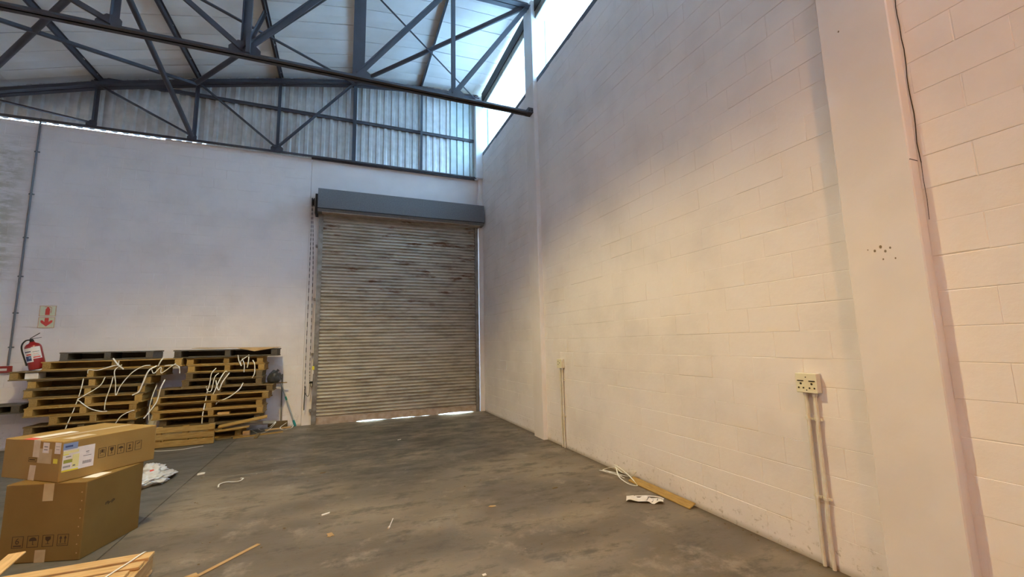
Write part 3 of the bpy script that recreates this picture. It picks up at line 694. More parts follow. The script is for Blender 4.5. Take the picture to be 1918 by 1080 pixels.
MB().add([(-1.71, 8.64, 1.508), (-1.09, 8.64, 1.508), (-1.45, 8.625, 1.448), (-1.71, 8.635, 1.512), (-1.09, 8.635, 1.512), (-1.45, 8.62, 1.452)], ((2, 1, 0), (3, 4, 5), (0, 1, 4, 3), (1, 2, 5, 4), (2, 0, 3, 5))).build('cardboard_flap', 'kraft_scrap', label='triangular cardboard flap hanging over the front of the dark top pallet', category='cardboard')
# white carton tucked in the pallet under the extinguisher
MB().cbox((-4.43, 8.665, 8*L+.0215), (-4.28, 8.85, 8*L+.11), .003).build('small_carton', 'paper', label='small white carton tucked into the pallet under the extinguisher', category='box')
MB().cbox((-1.95, 8.66, 3*H2+.0215), (-1.78, 8.76, 3*H2+.06), .003).build('timber_offcut', 'fresh', label='short timber offcut inside the lowest intact yellow pallet', category='block')

# ------------------------------------------------------------------ packing straps hanging off the stacks
def strap(label, pts, w=.0115, group='white packing straps on the pallet stacks', up=(0, -1, .2)):
    MB().ribbon(pts, w, .0025, up).build('packing_strap', 'strap', label=label, category='strap', group=group)
F = 8.005
def S(zz): return zz
strap('long straight white strap hanging down the front of the extinguisher stack', [(-3.743, 8.657, 1.101), (-3.754, 8.635, 0.907), (-3.797, 8.635, 0.680), (-3.884, 8.635, 0.335), (-3.894, 8.635, 0.206)])
strap('white strap forming a sideways loop against the long straight strap', [(-3.474, 8.635, 1.101), (-3.528, 8.614, 0.961), (-3.754, 8.614, 0.788), (-3.732, 8.603, 0.745), (-3.603, 8.614, 0.626), (-3.474, 8.635, 0.572), (-3.409, 8.635, 0.572)])
strap('white strap hanging beside the middle block of the extinguisher stack', [(-3.376, 8.635, 1.101), (-3.387, 8.614, 0.961), (-3.430, 8.614, 0.745), (-3.441, 8.635, 0.594)])
strap('white strap looping down below the middle of the extinguisher stack', [(-3.290, 8.657, 1.284), (-3.344, 8.581, 1.198), (-3.323, 8.592, 1.015), (-3.312, 8.614, 0.810), (-3.258, 8.603, 0.961), (-3.128, 8.592, 1.155), (-2.999, 8.614, 1.252), (-2.913, 8.635, 1.263)])
strap('white strap lying across the edge under the orange pallet', [(-3.689, 8.625, 1.166), (-3.668, 8.603, 1.225), (-3.560, 8.603, 1.214), (-3.398, 8.614, 1.268), (-3.333, 8.635, 1.284), (-3.323, 8.635, 1.349)])
strap('stiff white strap end sticking up in front of the orange pallet', [(-3.387, 8.603, 1.392), (-3.312, 8.581, 1.295), (-3.247, 8.614, 1.214)], .018)
strap('broad white strap arcing down near the open end of the stack', [(-2.826, 8.625, 1.252), (-2.913, 8.581, 1.176), (-2.977, 8.592, 0.982), (-3.021, 8.603, 0.853), (-3.107, 8.614, 0.799)], .018)
strap('short stiff white strap at the end of the orange pallet', [(-2.740, 8.603, 1.387), (-2.772, 8.592, 1.317), (-2.805, 8.614, 1.246)], .018)
strap('white strap zigzagging along the edge below the orange pallet', [(-2.891, 8.625, 1.198), (-2.848, 8.603, 1.133), (-2.762, 8.603, 1.230), (-2.751, 8.603, 1.133), (-2.632, 8.614, 1.230), (-2.567, 8.614, 1.284)])
strap('white strap curling round the open end of the extinguisher stack', [(-2.718, 8.614, 1.246), (-2.632, 8.614, 1.257), (-2.567, 8.635, 1.252), (-2.524, 8.635, 1.209), (-2.513, 8.635, 1.112)])
strap('white strap curve low on the yellow pallet above the cartons', [(-3.290, 8.625, 0.367), (-3.215, 8.603, 0.486), (-3.107, 8.603, 0.551), (-3.064, 8.625, 0.561)])
strap('white strap leaning between the two pallet stacks', [(-2.708, 8.652, 1.025), (-2.751, 8.630, 0.885), (-2.783, 8.630, 0.691), (-2.837, 8.619, 0.572), (-2.934, 8.619, 0.421)], .016)
strap('thin white strap hanging in the gap between the two stacks', [(-2.826, 8.695, 0.939), (-2.869, 8.673, 0.745), (-2.891, 8.673, 0.551), (-2.880, 8.662, 0.378)])
strap('white strap forming a v on the narrow pallets beside the shutter', [(-1.704, 8.662, 1.392), (-1.677, 8.641, 1.284), (-1.640, 8.652, 1.198), (-1.650, 8.641, 1.284), (-1.553, 8.652, 1.371)])
strap('white strap hanging from the second pallet beside the shutter', [(-1.543, 8.684, 1.392), (-1.537, 8.652, 1.284), (-1.553, 8.662, 1.166)], .015)
strap('white strap dangling at the end of the narrow pallets', [(-1.478, 8.684, 1.295), (-1.440, 8.652, 1.220), (-1.435, 8.652, 1.069), (-1.472, 8.684, 0.982)], .015)
strap('thin curved white strap beside the v shaped one', [(-1.640, 8.673, 1.327), (-1.597, 8.652, 1.220), (-1.597, 8.662, 1.090)])
strap('white strap curling from the brown narrow pallet downwards', [(-2.017, 8.684, 1.176), (-2.071, 8.652, 1.090), (-2.082, 8.641, 0.939), (-2.109, 8.652, 0.810), (-2.136, 8.662, 0.874)])
strap('white strap loop in the middle of the shutter-side stack', [(-1.974, 8.684, 1.090), (-2.017, 8.630, 1.025), (-2.050, 8.630, 0.810), (-2.104, 8.641, 0.788)])
strap('twisted white strap crossing in an x above the wide pallets', [(-2.006, 8.673, 0.971), (-1.974, 8.630, 0.864), (-1.942, 8.630, 0.810), (-1.899, 8.630, 0.939), (-1.812, 8.652, 1.090)], .015)
strap('white strap rising to the narrow pallets from the crossing', [(-2.050, 8.652, 0.702), (-2.006, 8.630, 0.788), (-1.942, 8.630, 0.982), (-1.877, 8.652, 1.112), (-1.845, 8.673, 1.101)], .015)
strap('long white strap curving out from the wide yellow pallet', [(-1.985, 8.684, 0.567), (-1.942, 8.652, 0.615), (-1.791, 8.630, 0.680), (-1.650, 8.630, 0.799), (-1.597, 8.652, 0.907)], .015)
strap('straight white strap down to the top of the upright pallet', [(-2.120, 8.695, 0.831), (-2.131, 8.662, 0.637), (-2.152, 8.641, 0.421), (-2.158, 8.652, 0.270)], .015)
strap('tangled white strap loop on the broken boards', [(-1.42, 8.60, .10), (-1.32, 8.64, .03), (-1.20, 8.66, .05), (-1.10, 8.70, .14), (-1.08, 8.74, .19), (-1.16, 8.70, .11), (-1.28, 8.74, .06), (-1.34, 8.76, .09), (-1.26, 8.78, .12), (-1.16, 8.84, .05)], .013, 'white packing straps on the floor', (0, 0, 1))
strap('white strap loop on the floor near the foot of the broom pole', [(-.94, 9.12, .10), (-1.03, 9.0, .04), (-.96, 8.9, .01), (-.90, 8.95, .012), (-.84, 8.98, .02), (-.82, 9.10, .045)], .013, 'white packing straps on the floor', (0, 0, 1))
strap('white strap lying on the floor at the foot of the upright pallet', [(-2.70, 8.14, .006), (-2.5, 8.02, .004), (-2.25, 7.98, .004), (-1.98, 8.10, .006)], .02, 'white packing straps on the floor', (0, 0, 1))
strap('small open curl of white strap alone on the floor', [(-1.22, 5.66, .003), (-1.225, 5.74, .014), (-1.17, 5.80, .012), (-1.09, 5.74, .02), (-1.04, 5.78, .012), (-1.03, 5.90, .003), (-1.06, 5.93, .003)], .014, 'white packing straps on the floor', (0, 0, 1))

# ------------------------------------------------------------------ black bag and poles by the shutter
import bmesh
def blob(name, m, parts, seed, loc, crump=.25, sub=4, **props):
    bm = bmesh.new(); bmesh.ops.create_icosphere(bm, subdivisions=sub, radius=1)
    from mathutils import noise as nz
    for v in bm.verts:
        p = v.co.copy(); k = 1+crump*nz.noise(p*1.7+Vector((seed, 0, 0)))+crump*.6*abs(nz.noise(p*4.5+Vector((seed, 3, 0))))-crump*.3*abs(nz.noise(p*9+Vector((0, seed, 0))))
        v.co = Vector((p.x*parts[0], p.y*parts[1], p.z*parts[2]))*k
        if v.co.z < -parts[2]*.75: v.co.z = -parts[2]*.75
    me = bpy.data.meshes.new(name); bm.to_mesh(me); bm.free(); me.materials.append(M[m])
    for p in me.polygons: p.use_smooth = True
    return link(name, me, None, loc, **props)
t = thing('rubbish_bag', 'crumpled black plastic bag resting on the pallets beside the shutter', 'bag', (-1.150, 8.85, 7*H2))
b_ = blob('bag_body', 'bag', (.105, .115, .12), 4, (0, 0, .092)); b_.parent = t
MB().tube([(.03, -.02, .19), (.05, -.03, .215), (.07, -.03, .235)], [.03, .018, .03], 8).build('bag_neck', 'bag', t, sm=True)
t = thing('broom_pole', 'slim metal broom pole with teal lower end leaning on the stack', 'broom', (0, 0, 0))
a = Vector((-.79, 9.12, .02)); b = Vector((-1.075, 9.17, .84)); k = a+(b-a)*.14
MB().tube([a+(b-a)*.10, b], .013, 10).build('pole', 'pole', t, sm=True)
MB().tube([a, a+(b-a)*.06, k], [.02, .022, .017], 10).build('grip', 'teal', t, sm=True)
MB().tube([a+(b-a)*.60, a+(b-a)*.68], .0155, 10).build('pole_collar', 'teal', t, sm=True)
plank('thin upright grey batten leaning on the rear wall behind the broom pole', (-1.045, 9.20, .01), (-1.065, 9.235, 1.0), .025, .02, 'silver', up=(0, -1, 0))
plank('short brown stick poking out of the stack under the black bag', (-1.14, 9.085, 7*H2-.02), (-.96, 9.09, 7*H2-.02), .03, .018, 'pine')

# ------------------------------------------------------------------ fire extinguisher
t = thing('fire_extinguisher', 'red fire extinguisher with printed label leaning on the wall end of a pallet', 'extinguisher', (-4.36, 8.80, 9*L+.026), (0, math.radians(-13), math.radians(14)))
body = MB().lathe([(.085, 0), (.092, .006), (.094, .03), (.094, .33), (.088, .365), (.068, .395), (.035, .413), (.028, .43)], 28).build('cylinder', 'red', t, sm=True)
def curved(r, a0, a1, z0, z1, m, nm, n=10):
    v = []
    for i in range(n+1):
        a = math.radians(a0+(a1-a0)*i/n); v += [(r*math.cos(a), r*math.sin(a), z0), (r*math.cos(a), r*math.sin(a), z1)]
    MB().add(v, [(2*i, 2*i+2, 2*i+3, 2*i+1) for i in range(n)]).build(nm, m, body, sm=True)
curved(.0946, -160, -92, .12, .335, 'paper', 'printed_label'); curved(.0946, -92, -30, .165, .345, 'paper', 'printed_label')
curved(.0949, -154, -102, .14, .215, 'navy', 'label_print'); curved(.0949, -154, -98, .272, .288, 'navy', 'label_print'); curved(.0949, -138, -100, .225, .245, 'redp', 'label_print'); curved(.0951, -122, -106, .175, .20, 'blue', 'label_print')
curved(.0949, -88, -44, .268, .275, 'grey_ink', 'label_print'); curved(.0949, -86, -48, .235, .240, 'redp', 'label_print'); curved(.0949, -86, -48, .212, .217, 'grey_ink', 'label_print'); curved(.0949, -90, -42, .178, .196, 'redp', 'label_print')
vl = MB().lathe([(.024, .43), (.024, .455), (.018, .46), (.018, .48)], 12).build('valve', 'dark', t, sm=True)
MB().beam((-.01, 0, .475), (.11, -.02, .475), .02, .006).build('carry_handle', 'dark', t)
MB().beam((-.01, 0, .485), (.105, -.02, .545), .018, .006).build('squeeze_lever', 'dark', t)
MB().tube(smooth([(-.015, 0, .465), (-.06, -.01, .46), (-.10, -.02, .41), (-.115, -.02, .33), (-.105, -.02, .16), (-.10, -.02, .08)], 6), .010, 8).build('hose', 'rubber', t, sm=True)

# ------------------------------------------------------------------ cartons
class Face:
    """a carton face: 2D drawing surface. o = lower left corner, x = along, z = up, n = outward"""
    def __init__(s, o, x, z, par): s.o = Vector(o); s.x = Vector(x).normalized(); s.z = Vector(z).normalized(); s.n = s.x.cross(s.z).normalized(); s.par = par
    def T(s, lift=.0006): return T3(s.o+s.n*lift, s.x, s.z)
    def rect(s, a, b, c, d, m, nm, lift=.0006, par=None, skew=0):
        return MB().prism([(a, b), (c, b), (c+skew, d), (a+skew, d)], .0006, s.T(lift)).build(nm, m, par or s.par)
    def polys(s, ps, m, nm, lift=.0007, par=None):
        mb = MB()
        for p in ps: mb.prism(p, .0005, s.T(lift))
        o = mb.build(nm, m, par or s.par)
        if nm in ('label_print', 'sticker_print', 'stamp') and len(ps) > 1: o['kind'] = 'stuff'
        return o
def R_(a, b, c, d): return [(a, b), (c, b), (c, d), (a, d)]
def frame(a, b, c, d, t=.004): return [R_(a, b, c, b+t), R_(a, d-t, c, d), R_(a, b+t, a+t, d-t), R_(c-t, b+t, c, d-t)]
def arc(cx, cy, r, a0, a1, n=8): return [(cx+r*math.cos(math.radians(a0+(a1-a0)*i/n)), cy+r*math.sin(math.radians(a0+(a1-a0)*i/n))) for i in range(n+1)]
def icon(kind, a, b, w, h):
    cx = a+w/2; fr = frame(a, b, a+w, b+h, .0035); lo = b+h*.22
    if kind == 'umbrella': return fr+[arc(cx, b+h*.55, w*.34, 0, 180), R_(cx-.0018, lo, cx+.0018, b+h*.56), R_(cx, lo, cx+w*.12, lo+.003)]
    if kind == 'glass': return fr+[[(cx-w*.06, b+h*.46), (cx+w*.06, b+h*.46), (cx+w*.24, b+h*.62), (cx+w*.24, b+h*.86), (cx-w*.24, b+h*.86), (cx-w*.24, b+h*.62)], R_(cx-.002, lo, cx+.002, b+h*.47), R_(cx-w*.18, lo, cx+w*.18, lo+.003)]
    if kind == 'arrows':
        o = fr+[R_(a+w*.15, b+h*.14, a+w*.85, b+h*.18)]
        for q in (cx-w*.2, cx+w*.2): o += [R_(q-.003, b+h*.26, q+.003, b+h*.66), [(q-w*.13, b+h*.62), (q+w*.13, b+h*.62), (q, b+h*.88)]]
        return o
    if kind == 'stack': return fr+[R_(cx-w*.30, b+h*.38, cx-w*.22, b+h*.84), R_(cx+w*.22, b+h*.38, cx+w*.30, b+h*.84), R_(cx-w*.14, b+h*.5, cx+w*.14, b+h*.84), R_(cx-w*.3, lo, cx+w*.3, lo+.003)]
    if kind == 'lift': return fr+[R_(cx-.0025, lo, cx+.0025, b+h*.7), arc(cx, b+h*.68, w*.14, 0, 360, 8)[:-1], R_(cx-w*.22, lo+.004, cx+w*.22, lo+.012)]
    if kind == 'tip': return fr+[[(a+w*.3, b+h*.62), (a+w*.8, b+h*.78), (a+w*.75, b+h*.86), (a+w*.25, b+h*.7)], R_(a+.004, b+h*.33, a+w-.004, b+h*.345)]
    return fr
def carton(label, N, ux, vx, Lu, Lv, z0, H, m):
    """N: nearest bottom corner (xy); ux: edge direction to the far end; vx: edge direction of the end face"""
    t = thing('carton', label, 'box', (0, 0, 0))
    A = Vector((N[0], N[1], z0)); u = Vector((ux[0], ux[1], 0)).normalized(); v = Vector((vx[0], vx[1], 0)).normalized()
    T = T3(A, v, u)   # local x = v, y = u
    if T.to_3x3().determinant() < 0: T = T3(A, v, u, -v.cross(u).normalized()*-1)
    Mx = Matrix(((v.x, u.x, 0, A.x), (v.y, u.y, 0, A.y), (v.z, u.z, 1, A.z), (0, 0, 0, 1)))
    mb = MB().cbox((0, 0, 0), (Lv, Lu, H), .005); mb.v = [tuple(Mx @ Vector(p)) for p in mb.v]; mb.f = [tuple(reversed(f)) for f in mb.f]
    b = mb.build('carton_body', m, t)
    return t, A, u, v
# lower carton
t, A, u, v = carton('large square brown carton on the floor with handling symbols and tape', (-1.735, 4.21), (.29, .957), (-.957, .29), .54, .545, .001, .543, 'kraft2')
fe = Face(A+v*.545, -v, (0, 0, 1), t)       # end face towards the camera (origin at its outer corner)
fs = Face(A, u, (0, 0, 1), t)               # side face towards the shutter
for i, k in enumerate(('plain', 'umbrella', 'glass', 'arrows')):
    a = .085+i*.10; w = .075
    if k == 'plain':
        fe.polys(frame(a, .105, a+w, .185, .0035)+[R_(a+.012, .115, a+w-.012, .124)], 'ink', 'handling_symbol')
        cu = bpy.data.curves.new('digit', 'FONT'); cu.body = '6'; cu.size = .058; cu.extrude = .0003; cu.materials.append(M['ink'])
        co = bpy.data.objects.new('digit', cu); col.objects.link(co); bpy.context.view_layer.update(); me6 = bpy.data.meshes.new_from_object(co); bpy.data.objects.remove(co)
        o = link('handling_symbol', me6, t); o.matrix_world = fe.T(.0006) @ Matrix.Translation((a+.02, .132, 0))
    else: fe.polys(icon(k, a, .105, w, .08), 'ink', 'handling_symbol')
fe.rect(.245, .0, .315, .085, 'tape', 'tape_strip', .0009); fe.rect(.255, .42, .325, .542, 'tape', 'tape_strip', .0009)
for k in range(8): fe.polys([arc(.522-.004*(k % 2), .05+k*.06, .005, 0, 360, 6)[:-1]], 'kraft_scrap', 'torn_flute', .0004)
tp = Face(A+Vector((0, 0, .543)), u, -u.cross(Vector((0, 0, 1))), t)
fs.polys([R_(.18+.011*i, .315+.006*math.sin(i*2.1), .188+.011*i, .333+.006*math.sin(i*1.3)) for i in range(8)], 'ink', 'stamp')
q = MB().prism([(.02, .10), (.12, .10), (.12, .24), (.02, .24)], .0006, Matrix(((v.x, u.x, 0, A.x), (v.y, u.y, 0, A.y), (0, 0, 1, .5446), (0, 0, 0, 1)))).build('shipping_paper', 'paper', t)
# upper carton
Z1 = .5455; HU = .293
t, A, u, v = carton('long brown carton with yellow and white shipping label lying on the larger one', (-1.921, 4.255), (.61, .792), (-.792, .61), .65, .66, Z1, HU, 'kraft')
fe = Face(A+v*.66, -v, (0, 0, 1), t); fs = Face(A, u, (0, 0, 1), t)
ft = lambda pts, m, nm, lift=.0006: MB().prism(pts, .0006, Matrix(((v.x, u.x, 0, A.x), (v.y, u.y, 0, A.y), (0, 0, 1, Z1+HU+lift), (0, 0, 0, 1)))).build(nm, m, t)
ft([(.26, -.002), (.32, -.002), (.32, .621), (.26, .621)], 'tape', 'tape_strip'); ft([(.05, .09), (.14, .07), (.16, .24), (.07, .25)], 'tape_pale', 'tape_strip')
ft([(.37, .06), (.47, .06), (.47, .30), (.37, .30)], 'paper', 'shipping_paper'); ft([(.33, .0), (.45, .0), (.45, .05), (.33, .05)], 'redp', 'red_sticker')
fe.rect(0.345, .17, 0.420, .293, 'tape_pale', 'tape_strip', .0008); fe.rect(0.320, .0, 0.390, .11, 'tape_pale', 'tape_strip', .0008, skew=.008)
fe.rect(0.405, .13, 0.560, .235, 'tape', 'tape_strip', .0006); s1 = fe.rect(0.455, .205, 0.525, .28, 'paper', 'sticker', .0014); s2 = fe.rect(0.590, .205, 0.655, .285, 'paper', 'sticker', .0014)
fe.rect(0.585, .135, 0.632, .168, 'yellow', 'sticker', .0014)
fe.polys([R_(.47, .247, .51, .254), R_(.47, .226, .51, .232), R_(.60, .255, .645, .258), R_(.605, .235, .64, .238)], 'grey_ink', 'sticker_print', .0022)
fe.polys(frame(.305, .135, .395, .165, .003)+[R_(.315, .146, .38, .154)], 'ink', 'stamp', .0016)
# shipping label on the long side
fs.rect(.012, .07, .205, .235, 'paper', 'shipping_label', .0008); 
fs.rect(.012, .07, .11, .082, 'yellow', 'label_print', .0016); fs.rect(.012, .20, .105, .218, 'pale_yellow', 'label_print', .0016); fs.rect(.012, .19, .045, .198, 'yellow', 'label_print', .0016)
fs.rect(.018, .13, .07, .155, 'olive', 'label_print', .0016); fs.rect(.07, .09, .11, .185, 'pale_yellow', 'label_print', .0014)
fs.polys([R_(.018+.0055*i, .098, .0215+.0055*i, .112) for i in range(8)]+[R_(.075, .10, .09, .11), R_(.03, .172, .06, .178)], 'grey_ink', 'label_print', .0018)
fs.polys([R_(.135+.0062*i, .10, .1385+.0062*i, .122) for i in range(9)]+[R_(.135, .157, .185, .161), R_(.15, .185, .17, .191), R_(.152, .173, .17, .176)], 'grey_ink', 'label_print', .0018)
fs.rect(.008, .228, .095, .275, 'blue', 'address_label', .0022); fs.polys([R_(.02, .245, .065, .258)], 'navy', 'label_print', .003)
for i, k in enumerate(('stack', 'glass', 'umbrella', 'lift', 'tip')): fs.polys(icon(k, .232+i*.064, .115, .05, .075), 'ink', 'handling_symbol')

# ------------------------------------------------------------------ foreground pallet, stick and strap
t = thing('pallet', 'fresh pale pallet in the foreground with a white strap across it', 'pallet', (0, 0, 0), group='loose wooden pallets')
xr = -1.16; xl = -2.36; z = .13
for y1, w, dx in ((3.785, .095, 0), (3.655, .085, -.01), (3.54, .085, -.045), (3.42, .085, 0), (3.29, .085, 0), (3.10, .085, 0)):
    link('deck_board', board_mesh(xr-xl, w, .02, 'fresh'), t, ((xr+xl)/2+dx, y1-w/2, z-.01), (0, random.uniform(-.002, .002), random.uniform(-.01, .01)))
for x in (xr-.05, (xl+xr)/2, xl+.05): link('stringer', board_mesh(.78, .09, .088, 'fresh'), t, (x, 3.39, .064), (0, 0, PI/2))
for y1 in (3.78, 3.4, 3.1): link('bottom_board', board_mesh(xr-xl, .09, .019, 'fresh'), t, ((xr+xl)/2, y1-.05, .0098))
MB().ribbon([(-1.205, 3.82, .10), (-1.215, 3.79, .134), (-1.25, 3.65, .137), (-1.31, 3.45, .136), (-1.36, 3.2, .136)], .012, .0025, (0, 0, 1)).build('packing_strap', 'strap', label='white strap lying across the fresh foreground pallet', category='strap')
plank('pale flat stick slanting over the far corner of the foreground pallet', (-1.995, 4.05, .165), (-1.93, 3.50, .139), .085, .012, 'fresh', 'stick', cat='stick')

# ------------------------------------------------------------------ litter on the floor
plank('long brown cardboard strip on the floor beside the foreground pallet', (-.555, 3.93, .004), (-.87, 3.56, .004), .035, .004, 'kraft_scrap', 'cardboard_strip', cat='cardboard')
plank('short piece of cardboard at the near end of the long strip', (-.86, 3.60, .007), (-.97, 3.54, .007), .06, .004, 'kraft_scrap', 'cardboard_strip', cat='cardboard')
# yellow timber strip leaning on the foot of the right wall
plank('yellow timber strip lying along the foot of the side wall', (2.925, 3.90, .022), (2.935, 3.05, .022), .085, .012, 'pine', 'timber_strip', up=(-.45, 0, 1), cat='plank')
MB().ribbon([(2.90, 3.98, .01), (2.80, 4.15, .05), (2.83, 4.28, .03), (2.92, 4.18, .07), (2.86, 4.05, .05), (2.82, 3.95, .03), (2.83, 3.82, .006), (2.88, 3.74, .005), (2.92, 3.88, .03), (2.945, 4.05, .06), (2.93, 4.20, .09), (2.955, 4.1, .03), (2.94, 3.93, .09), (2.96, 3.85, .10), (2.955, 3.98, .02), (2.90, 4.22, .012), (2.80, 4.30, .02), (2.78, 4.2, .04), (2.88, 4.0, .03)], .012, .0025, (0, 0, 1)).build('packing_strap', 'strap', label='tangle of white packing strap at the foot of the side wall', category='strap')
# crumpled paper
bm = MB(); nx, ny = 16, 5; v = []
cs = [Vector((2.54, 3.475)), Vector((2.80, 3.27))]
dx = (cs[1]-cs[0]); du = dx.normalized(); dn = Vector((-du.y, du.x))
for i in range(nx+1):
    for j in range(ny+1):
        a = i/nx; b = j/ny; p = cs[0]+dx*a+dn*(b-.5)*(.13-.03*a)
        zz = .006+.020*abs(math.sin(a*PI*2.6+.4))+.010*math.sin(b*4+a*7)*a+.004*math.sin(a*23+b*9)
        v.append((p.x, p.y, max(.002, zz)))
bm.add(v, [(i*(ny+1)+j, (i+1)*(ny+1)+j, (i+1)*(ny+1)+j+1, i*(ny+1)+j+1) for i in range(nx) for j in range(ny)])
t = thing('crumpled_paper', 'creased white paper sheet with print on the floor near the yellow strip', 'paper')
bm.build('sheet', 'paper', t)
def onpaper(a, b):
    p = cs[0]+dx*a+dn*(b-.5)*(.13-.03*a); i = min(int(a*nx), nx-1)
    zz = max(.002, .006+.020*abs(math.sin(a*PI*2.6+.4))+.010*math.sin(b*4+a*7)*a+.004*math.sin(a*23+b*9)); return Vector((p.x, p.y, zz+.002))
for (a0, b0, a1, b1) in ((.52, .1, .60, .75), (.68, .25, .72, .42), (.70, .55, .74, .7), (.82, .15, .86, .75)):
    w = .012; mb = MB().add([onpaper(a0, b0), onpaper(a0+.03, b0), onpaper((a0+a1)/2+.03, (b0+b1)/2), onpaper((a0+a1)/2, (b0+b1)/2), onpaper(a1+.03, b1), onpaper(a1, b1)], ((0, 1, 2, 3), (3, 2, 4, 5))); mb.build('paper_print', 'grey_ink', t)
MB().ribbon([(2.66, 3.50, .01), (2.76, 3.42, .02), (2.83, 3.36, .018), (2.86, 3.33, .006)], .02, .003, (0, 0, 1)).build('paper_strip', 'paper', label='narrow curled paper strip beside the creased white sheet', category='paper')
# polythene bag behind the cartons
t = thing('plastic_bag', 'crumpled clear white plastic bag on the floor beside the cartons', 'bag', (-2.03, 6.28, 0))
b_ = blob('bag_film', 'plastic', (.19, .30, .055), 11, (0, 0, .042), .5, 5); b_.parent = t
b_ = blob('bag_fold', 'plastic', (.10, .12, .06), 5, (-.02, .10, .10), .7, 4); b_.parent = t
MB().prism([(-.03, -.01), (.035, .0), (.03, .022), (-.02, .018)], .003, Matrix.Translation((.02, .0, .115)) @ Euler((.3, 0, .6)).to_matrix().to_4x4()).build('red_logo', 'redp', t)
# small scraps
def scrap(name, label, cat, x, y, pts, m, rz=0, h=.003, tilt=.0):
    MB().prism(pts, h).build(name, m, loc=(x, y, .001), rot=(tilt, 0, rz), label=label, category=cat)
scrap('cardboard_scrap', 'torn tan cardboard scrap in the middle of the floor', 'cardboard', -.05, 3.87, [(-.02, -.035), (.0, -.028), (.015, -.04), (.028, .03), (-.01, .04), (-.018, .0), (-.032, -.01)], 'kraft_scrap', .5)
scrap('cardboard_scrap', 'small tan cardboard chip towards the side wall', 'cardboard', 1.33, 3.87, [(-.035, -.01), (.0, -.02), (.035, .0), (.03, .02), (-.02, .018)], 'kraft_scrap', -.4)
scrap('paper_scrap', 'tiny white crumpled scrap near the floor joint', 'paper', -1.55, 6.33, [(-.04, -.02), (.03, -.03), (.045, .01), (.01, .035), (-.03, .02)], 'paper', .4, .012)
scrap('paper_scrap', 'thin white shred in the middle of the floor beyond the torn scrap', 'paper', -.10, 4.34, [(-.04, -.01), (.03, -.012), (.045, .008), (-.03, .014)], 'paper', .5, .006)
scrap('paper_scrap', 'small white chip on the floor near the bottom of the view', 'paper', .90, 2.80, [(-.014, -.01), (.012, -.012), (.016, .01), (-.01, .012)], 'paper', .2, .004)
scrap('paper_scrap', 'small white flake near the shutter', 'paper', .88, 7.1, [(-.03, -.012), (.03, -.01), (.035, .012), (-.02, .014)], 'paper', .3, .004)
MB().tube([(.40, 3.80, .005), (.45, 3.97, .006)], .004, 6).tube([(.392, 3.785, .006), (.405, 3.81, .007)], .008, 6).build('cotton_stick', 'paper', label='thin white stick with a thick end on the floor', category='stick')
scrap('wood_chip', 'dark wood splinter on the floor towards the side wall', 'chip', 2.08, 4.05, [(-.03, -.008), (.03, -.006), (.025, .01), (-.025, .008)], 'aged', .1, .006)
scrap('wood_chip', 'brown wood splinter near the floor joint', 'chip', -.18, 5.72, [(-.03, -.012), (.02, -.01), (.035, .01), (-.02, .012)], 'aged', .1, .006)
blocked = lambda x, y: (x < -1.1 and y < 5.1) or (x > 2.86 and 2.9 < y < 4.3) or (x < -1.7 and 5.9 < y < 6.7) or (x < -.8 and y > 7.8) or (2.5 < x < 2.9 and 3.1 < y < 3.6)
g = MB(); r = random.Random(9)
for i in range(190):
    if i % 3 == 0: x = 2.97-abs(r.gauss(0, .12)); y = r.uniform(1.7, 9)
    else: x = r.uniform(-2.4, 2.9); y = r.uniform(2.6, 8.9)
    if blocked(x, y): continue
    s_ = r.uniform(.002, .006)*(1+.05*y); k = r.randint(3, 5); a0 = r.random()*6
    g.prism([(x+s_*math.cos(a0+2*PI*j/k)*r.uniform(.6, 1.4), y+s_*math.sin(a0+2*PI*j/k)*r.uniform(.5, 1.2)) for j in range(k)], s_*.5, Matrix.Translation((0, 0, .0005)))
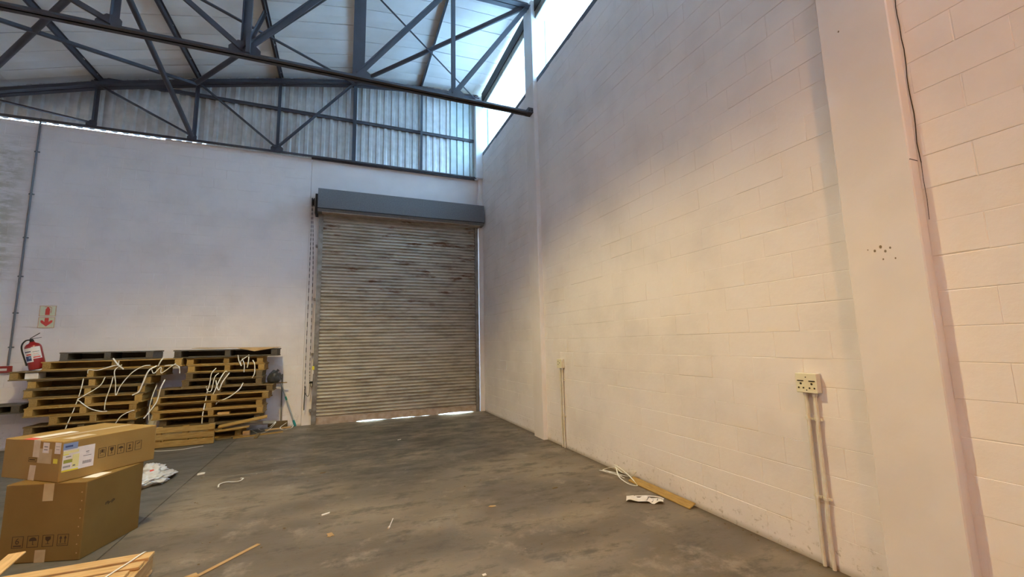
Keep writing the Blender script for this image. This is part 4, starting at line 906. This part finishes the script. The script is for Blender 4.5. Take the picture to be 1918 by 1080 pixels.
g.build('floor_grit', 'grit', label='crumbs of wood, grit and paint flakes scattered over the concrete floor', category='debris', kind='stuff')
g = MB()
for i in range(170):
    if i % 2 == 0: x = 2.97-abs(r.gauss(0, .08)); y = r.uniform(1.7, 9)
    else: x = r.uniform(-2.2, 2.9); y = r.uniform(2.7, 8.9)
    if blocked(x, y): continue
    s_ = r.uniform(.003, .008)*(1+.05*y); k = r.randint(3, 5); a0 = r.random()*6
    g.prism([(x+s_*math.cos(a0+2*PI*j/k)*r.uniform(.6, 1.4), y+s_*math.sin(a0+2*PI*j/k)*r.uniform(.5, 1.2)) for j in range(k)], s_*.4, Matrix.Translation((0, 0, .0005)))
g.build('floor_grit', 'aged', label='dark flecks of bark and dirt scattered over the concrete floor', category='debris', kind='stuff')

# ------------------------------------------------------------------ high-bay lamps above and behind the view, the last two added as fill
for i, (x, y, z, w, c, cone) in enumerate(LAMPS):
    where = ('close to the side wall behind the view', 'high over the middle of the hall', 'just behind the one over the middle of the hall, added to widen its light', 'unseen towards the far corner behind the view, added to warm the walls')[i]
    t = thing('high_bay_lamp', 'grey dome high bay lamp hanging '+where, 'lamp', (x, y, z))
    MB().add(*(lambda pr, n: ([(r_*math.cos(2*PI*k/n), r_*math.sin(2*PI*k/n), h) for r_, h in pr for k in range(n)], [(j*n+k, j*n+(k+1) % n, (j+1)*n+(k+1) % n, (j+1)*n+k) for j in range(len(pr)-1) for k in range(n)]))([(.26, .0), (.24, .08), (.16, .2), (.09, .27), (.02, .29)], 24)).build('reflector', 'lampshade', t, sm=True)
    MB().tube([(0, 0, .28), (0, 0, roof(x)+.1-z)], .008, 6).build('hanger', 'steel', t)
    MB().tube([(0, 0, .28), (0, 0, .10)], .03, 10).build('lamp_holder', 'dark', t)
    ld = bpy.data.lights.new('bulb', 'SPOT'); ld.energy = w; ld.color = c; ld.spot_size = math.radians(cone); ld.spot_blend = .45; ld.shadow_soft_size = .10
    lo = bpy.data.objects.new('bulb', ld); col.objects.link(lo); lo.parent = t; lo.location = (0, 0, .0)
